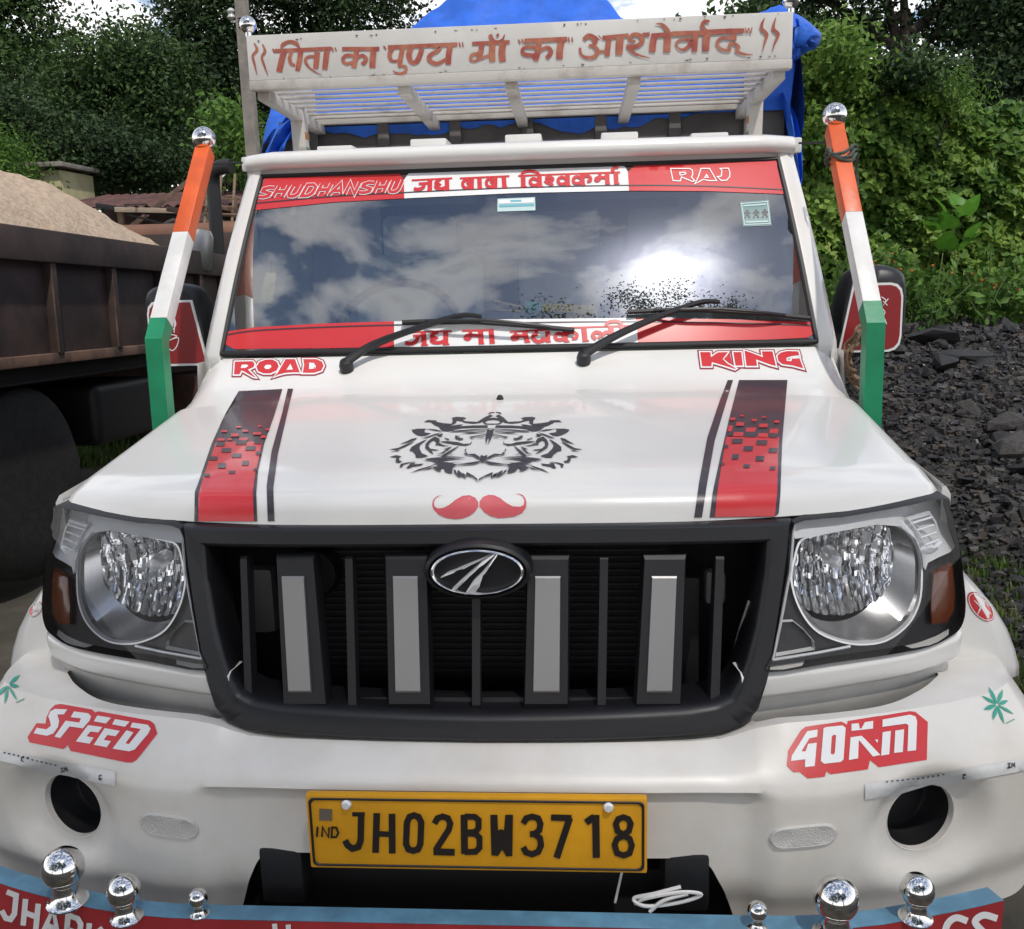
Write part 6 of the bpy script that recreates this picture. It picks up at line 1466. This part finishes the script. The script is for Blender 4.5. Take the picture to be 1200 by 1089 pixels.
for i in range(3):
    x, y = 946+31*i, 50-1.5*i
    pr.stroke(zq([(x, y), (x+.5, y+4)]), 2.6, False); pr.stroke(zq([(x-10, y+14), (x-4, y+8), (x+5, y+8), (x+11, y+13)]), 1.6); pr.stroke(zq([(x, y+7), (x+1, y+17)]), 2.6, False); pr.stroke(zq([(x-8, y+30), (x-3, y+18), (x+3, y+18), (x+9, y+29)]), 1.6)
pr.build('notice_print', 'ink', windshield)
# ---- hand-painted line on the board: पिता का पुण्य माँ का आशीर्वाद
BP = Plane((0, HY, 2.0), (0, -1, 0)); pr = Print(BP, .0012)
h1 = lambda p: Z(290, 40, 160/1200, p); h2_ = lambda p: Z(440, 40, 160/1200, p); h3 = lambda p: Z(540, 30, 160/1200, p); h4 = lambda p: Z(670, 15, 160/1200, p); h5 = lambda p: Z(780, 10, 160/1200, p)
def S(f, pts, w, sm_=True): pr.stroke(f(pts), [x*160/1200 for x in w] if hasattr(w, '__len__') else w*160/1200, sm_ and len(pts) > 2)
S(h1, [(60,80),(85,140),(48,190),(62,260),(85,360)], [8,26,22,20,5]); S(h1, [(132,88),(155,150),(128,205),(150,280),(182,368)], [8,24,22,18,5])
S(h1, [(240,150),(740,128)], 34); S(h1, [(222,130),(240,165)], 14); S(h1, [(250,132),(268,165)], 12); S(h1, [(745,118),(755,158)], 12); S(h1, [(768,118),(785,152)], 10)
S(h1, [(298,135),(312,95),(370,68),(430,85),(460,130)], [14,34,30,34,12]); S(h1, [(325,150),(300,240),(280,335)], [52,54,52])
S(h1, [(395,155),(372,205),(385,262),(420,275)], [20,32,30,22]); S(h1, [(470,150),(458,235),(440,325)], [46,48,40])
S(h1, [(600,195),(530,205),(512,245),(560,310),(655,365)], [22,26,26,16,5]); S(h1, [(615,160),(608,230),(600,305)], [50,50,46]); S(h1, [(700,150),(690,230),(680,315)], [52,50,46])
S(h1, [(832,132),(1160,130)], 34, False); S(h1, [(960,145),(950,220),(935,300)], [46,46,44]); S(h1, [(945,195),(870,190),(838,225),(870,262),(940,245)], [30,32,28,26,30]); S(h1, [(960,215),(1010,190),(1045,225),(1010,270)], [26,30,34,40]); S(h1, [(1110,145),(1102,220),(1100,298)], [54,56,52])
S(h2_, [(110,118),(720,92)], 36, False); S(h2_, [(72,105),(95,138)], 14); S(h2_, [(735,75),(748,115)], 12); S(h2_, [(765,72),(772,115)], 10)
S(h2_, [(150,128),(125,180),(140,232),(185,238),(228,205)], [36,38,30,22,16]); S(h2_, [(240,120),(225,200),(212,285)], [44,44,36]); S(h2_, [(205,290),(262,285),(265,330),(215,352),(150,325)], [20,24,28,26,5])
S(h2_, [(310,125),(295,190),(320,250),(370,235),(410,130)], [50,50,36,46,44]); S(h2_, [(500,115),(565,118),(545,150),(480,190),(478,235),(545,262),(645,205)], [14,34,34,38,40,34,22]); S(h2_, [(660,100),(645,180),(640,270)], [52,52,46])
S(h2_, [(850,85),(1180,70)], 32, False); S(h2_, [(935,95),(925,165),(905,215)], [48,48,40]); S(h2_, [(920,170),(850,185),(838,225),(870,240),(930,215),(1010,185)], [30,28,26,22,24,24]); S(h2_, [(1030,90),(1025,170),(1028,245)], [56,56,54]); S(h2_, [(1120,85),(1112,165),(1118,245)], [62,60,58])
S(h2_, [(1008,5),(1030,55),(1075,68),(1120,45),(1135,5)], [34,34,22,18,8]); S(h2_, [(1065,5),(1085,18)], 26)
S(h3, [(560,138),(935,120)], 40, False); S(h3, [(505,125),(525,160)], 12); S(h3, [(535,120),(555,160)], 12); S(h3, [(945,105),(955,150)], 12); S(h3, [(975,105),(985,145)], 10)
S(h3, [(690,140),(680,220),(655,310)], [46,52,48]); S(h3, [(670,195),(580,190),(540,215),(560,255),(650,265)], [34,30,26,36,34]); S(h3, [(690,225),(760,195),(795,235),(755,290)], [26,32,36,40]); S(h3, [(885,140),(870,220),(868,298)], [60,60,58])
S(h4, [(105,240),(150,205),(205,235),(190,285),(150,290)], [36,42,46,34,20]); S(h4, [(180,290),(225,330),(205,385),(140,398),(85,370),(72,310)], [30,36,36,30,22,22]); S(h4, [(225,345),(330,340)], 24)
S(h4, [(215,210),(240,245)], 8); S(h4, [(235,200),(262,235)], 8)
S(h4, [(270,222),(500,200)], 34, False); S(h4, [(330,215),(318,300),(310,385)], [48,48,46]); S(h4, [(425,210),(420,290),(415,372)], [66,66,60])
S(h4, [(560,255),(505,235),(540,195),(600,205),(620,255),(560,300),(480,295)], [22,26,34,40,40,40,36]); S(h4, [(500,310),(560,365),(690,402)], [36,24,5]); S(h4, [(620,195),(685,190)], 32)
S(h4, [(700,205),(880,190)], 40, False); S(h4, [(725,210),(712,280),(708,348)], [58,58,56]); S(h4, [(845,195),(840,270),(835,350)], [64,62,60]); S(h4, [(735,100),(790,105),(835,150),(850,200)], [6,26,40,44])
S(h4, [(880,188),(1195,178)], 44, False)
S(h4, [(1060,240),(960,240),(915,275),(945,320),(1000,320),(1070,250)], [28,24,18,18,30,40]); S(h4, [(1090,200),(1082,270),(1078,345)], [50,50,48])
S(h5, [(300,215),(590,200)], 46, False); S(h5, [(590,200),(690,198)], 42); S(h5, [(700,172),(712,215),(728,178),(745,222),(758,168)], 10); S(h5, [(365,210),(355,290),(352,378)], [66,64,60])
S(h5, [(385,118),(345,115),(320,150),(345,190),(372,205)], [22,30,32,32,30])
S(h5, [(600,225),(598,285)], 46); S(h5, [(600,268),(500,262),(452,300),(480,355),(560,370),(560,320),(600,310),(640,345),(610,380)], [30,28,26,26,24,24,26,30,24]); S(h5, [(620,380),(690,405),(765,410)], [24,22,5])
S(h5, [(870,85),(845,140),(845,185),(888,230),(870,300),(850,385)], [6,24,30,28,18,5]); S(h5, [(968,80),(948,150),(950,190),(988,230),(960,300),(935,385)], [6,24,30,28,18,5])
pr.build('lettering', 'letter', board)
# chips of bare metal along the board's edge
random.seed(8); pr = Print(BP, .0010)
for i in range(46):
    t = random.random(); x = 291+636*t; top = random.random() < .5; y = (47-34*t+1.5+random.random()*1.5) if top else (97-30*t-1.2-random.random()*1.5)
    w = random.uniform(1.2, 4.5); h = random.uniform(.8, 2.0); pr.fill([[(x, y-h/2), (x+w*.5, y-h*.6), (x+w, y), (x+w*.6, y+h*.6), (x+w*.1, y+h*.4)]])
pr.build('paint_chips', mat('chip_grey', (.14, .12, .11), .7), board, 'stuff')
# ---- blue sheet over the load
def tarp_h(x, y):
    ridge = 2.76 - (1.22*max(0, x) + .95*max(0, -x)) + (.90*max(0, abs(x)-.58)); hip = 1.89+ (y-2.13)*1.08; 
    k = .014; h = -k*math.log(math.exp(-ridge/k)+math.exp(-hip/k)); 
    h += .30*sm(.50, .86, x)*sm(2.85, 2.30, y)      # stuff sticking up under the sheet at this corner
    return h + .016*vn(x*7, y*5, 2) + .012*vn(x*17, y*13, 5) - .030*abs(vn(x*3.1, y*1.7, 7)) - .012*abs(math.sin(x*13+y*3))
def tarp(a, c):
    y = 2.13+2.5*c**1.3; u = 2*a-1; au = abs(u)
    if au < .62: x = u/.62*.88; return Vector((x, y, tarp_h(x, y) if c > .004 else 1.905))
    t = (au-.62)/.38; s = 1 if u > 0 else -1; z0 = tarp_h(s*.88, y)
    drop = (z0-1.60+(.10*vn(y*3, 1, 3))) ; bul = (.012 if s > 0 else .035)+(.025 if s > 0 else .03)*math.sin(t*PI) + .02*vn(y*6+t*3, t*5, 1)*t
    return Vector((s*(.88+bul), y-.02*vn(t*6, y, 3)*t, z0-drop*t))
v, f = grid_mesh(110, 90, tarp); tarp_o = link_mesh('tarpaulin', v, f, 'tarp', None, True, 80)
tag(tarp_o, 'crumpled blue plastic sheet stretched over the pickup load', 'tarpaulin')
# loose corner billowing out beside the board, and its hanging edge
c0 = [(926, 16), (940, 20), (955, 32), (963, 42), (957, 56), (944, 62), (930, 72), (921, 60), (918, 36)]
cx = sum(p[0] for p in c0)/len(c0); cy = sum(p[1] for p in c0)/len(c0)
def lobe(k, y): return [at(cx+(px-cx)*k, cy+(py-cy)*k, y=y+.02*math.sin(i*2.1)) for i, (px, py) in enumerate([(q.x, q.y) for q in crom([(p[0], p[1], 0) for p in c0], 3, True)])]
b = MB(); b.loft([lobe(.5, 1.98), lobe(.8, 2.0), lobe(.97, 2.06), lobe(1.0, 2.14), lobe(.9, 2.24)], True, True); o = b.build('sheet_corner', 'tarp', tarp_o, True, 80)
def edge(a, c):
    L = [(914, 108), (921, 135), (928, 170), (934, 205), (936, 226)]; R_ = [(926, 108), (937, 135), (942, 165), (944, 205), (941, 224)]
    i = c*4; k = min(3, int(i)); f_ = i-k; l = (L[k][0]+(L[k+1][0]-L[k][0])*f_, L[k][1]+(L[k+1][1]-L[k][1])*f_); r = (R_[k][0]+(R_[k+1][0]-R_[k][0])*f_, R_[k][1]+(R_[k+1][1]-R_[k][1])*f_)
    p = at(l[0]+(r[0]-l[0])*a, l[1]+(r[1]-l[1])*a, y=2.09); p.y += .02*math.sin(a*9+c*4)+.05*a; return p
v, f = grid_mesh(10, 16, edge); link_mesh('sheet_edge', v, f, 'tarp', tarp_o, True, 80)
def edge2(a, c):
    L = [(338, 133), (322, 150), (310, 178), (308, 190)]; R_ = [(358, 140), (345, 152), (336, 170), (330, 190)]
    i = c*3; k = min(2, int(i)); f_ = i-k; l = (L[k][0]+(L[k+1][0]-L[k][0])*f_, L[k][1]+(L[k+1][1]-L[k][1])*f_); r = (R_[k][0]+(R_[k+1][0]-R_[k][0])*f_, R_[k][1]+(R_[k+1][1]-R_[k][1])*f_)
    p = at(l[0]+(r[0]-l[0])*a, l[1]+(r[1]-l[1])*a, y=2.10); p.y += .02*math.sin(a*9+c*4); return p
v, f = grid_mesh(8, 12, edge2); link_mesh('sheet_edge', v, f, 'tarp', tarp_o, True, 80)
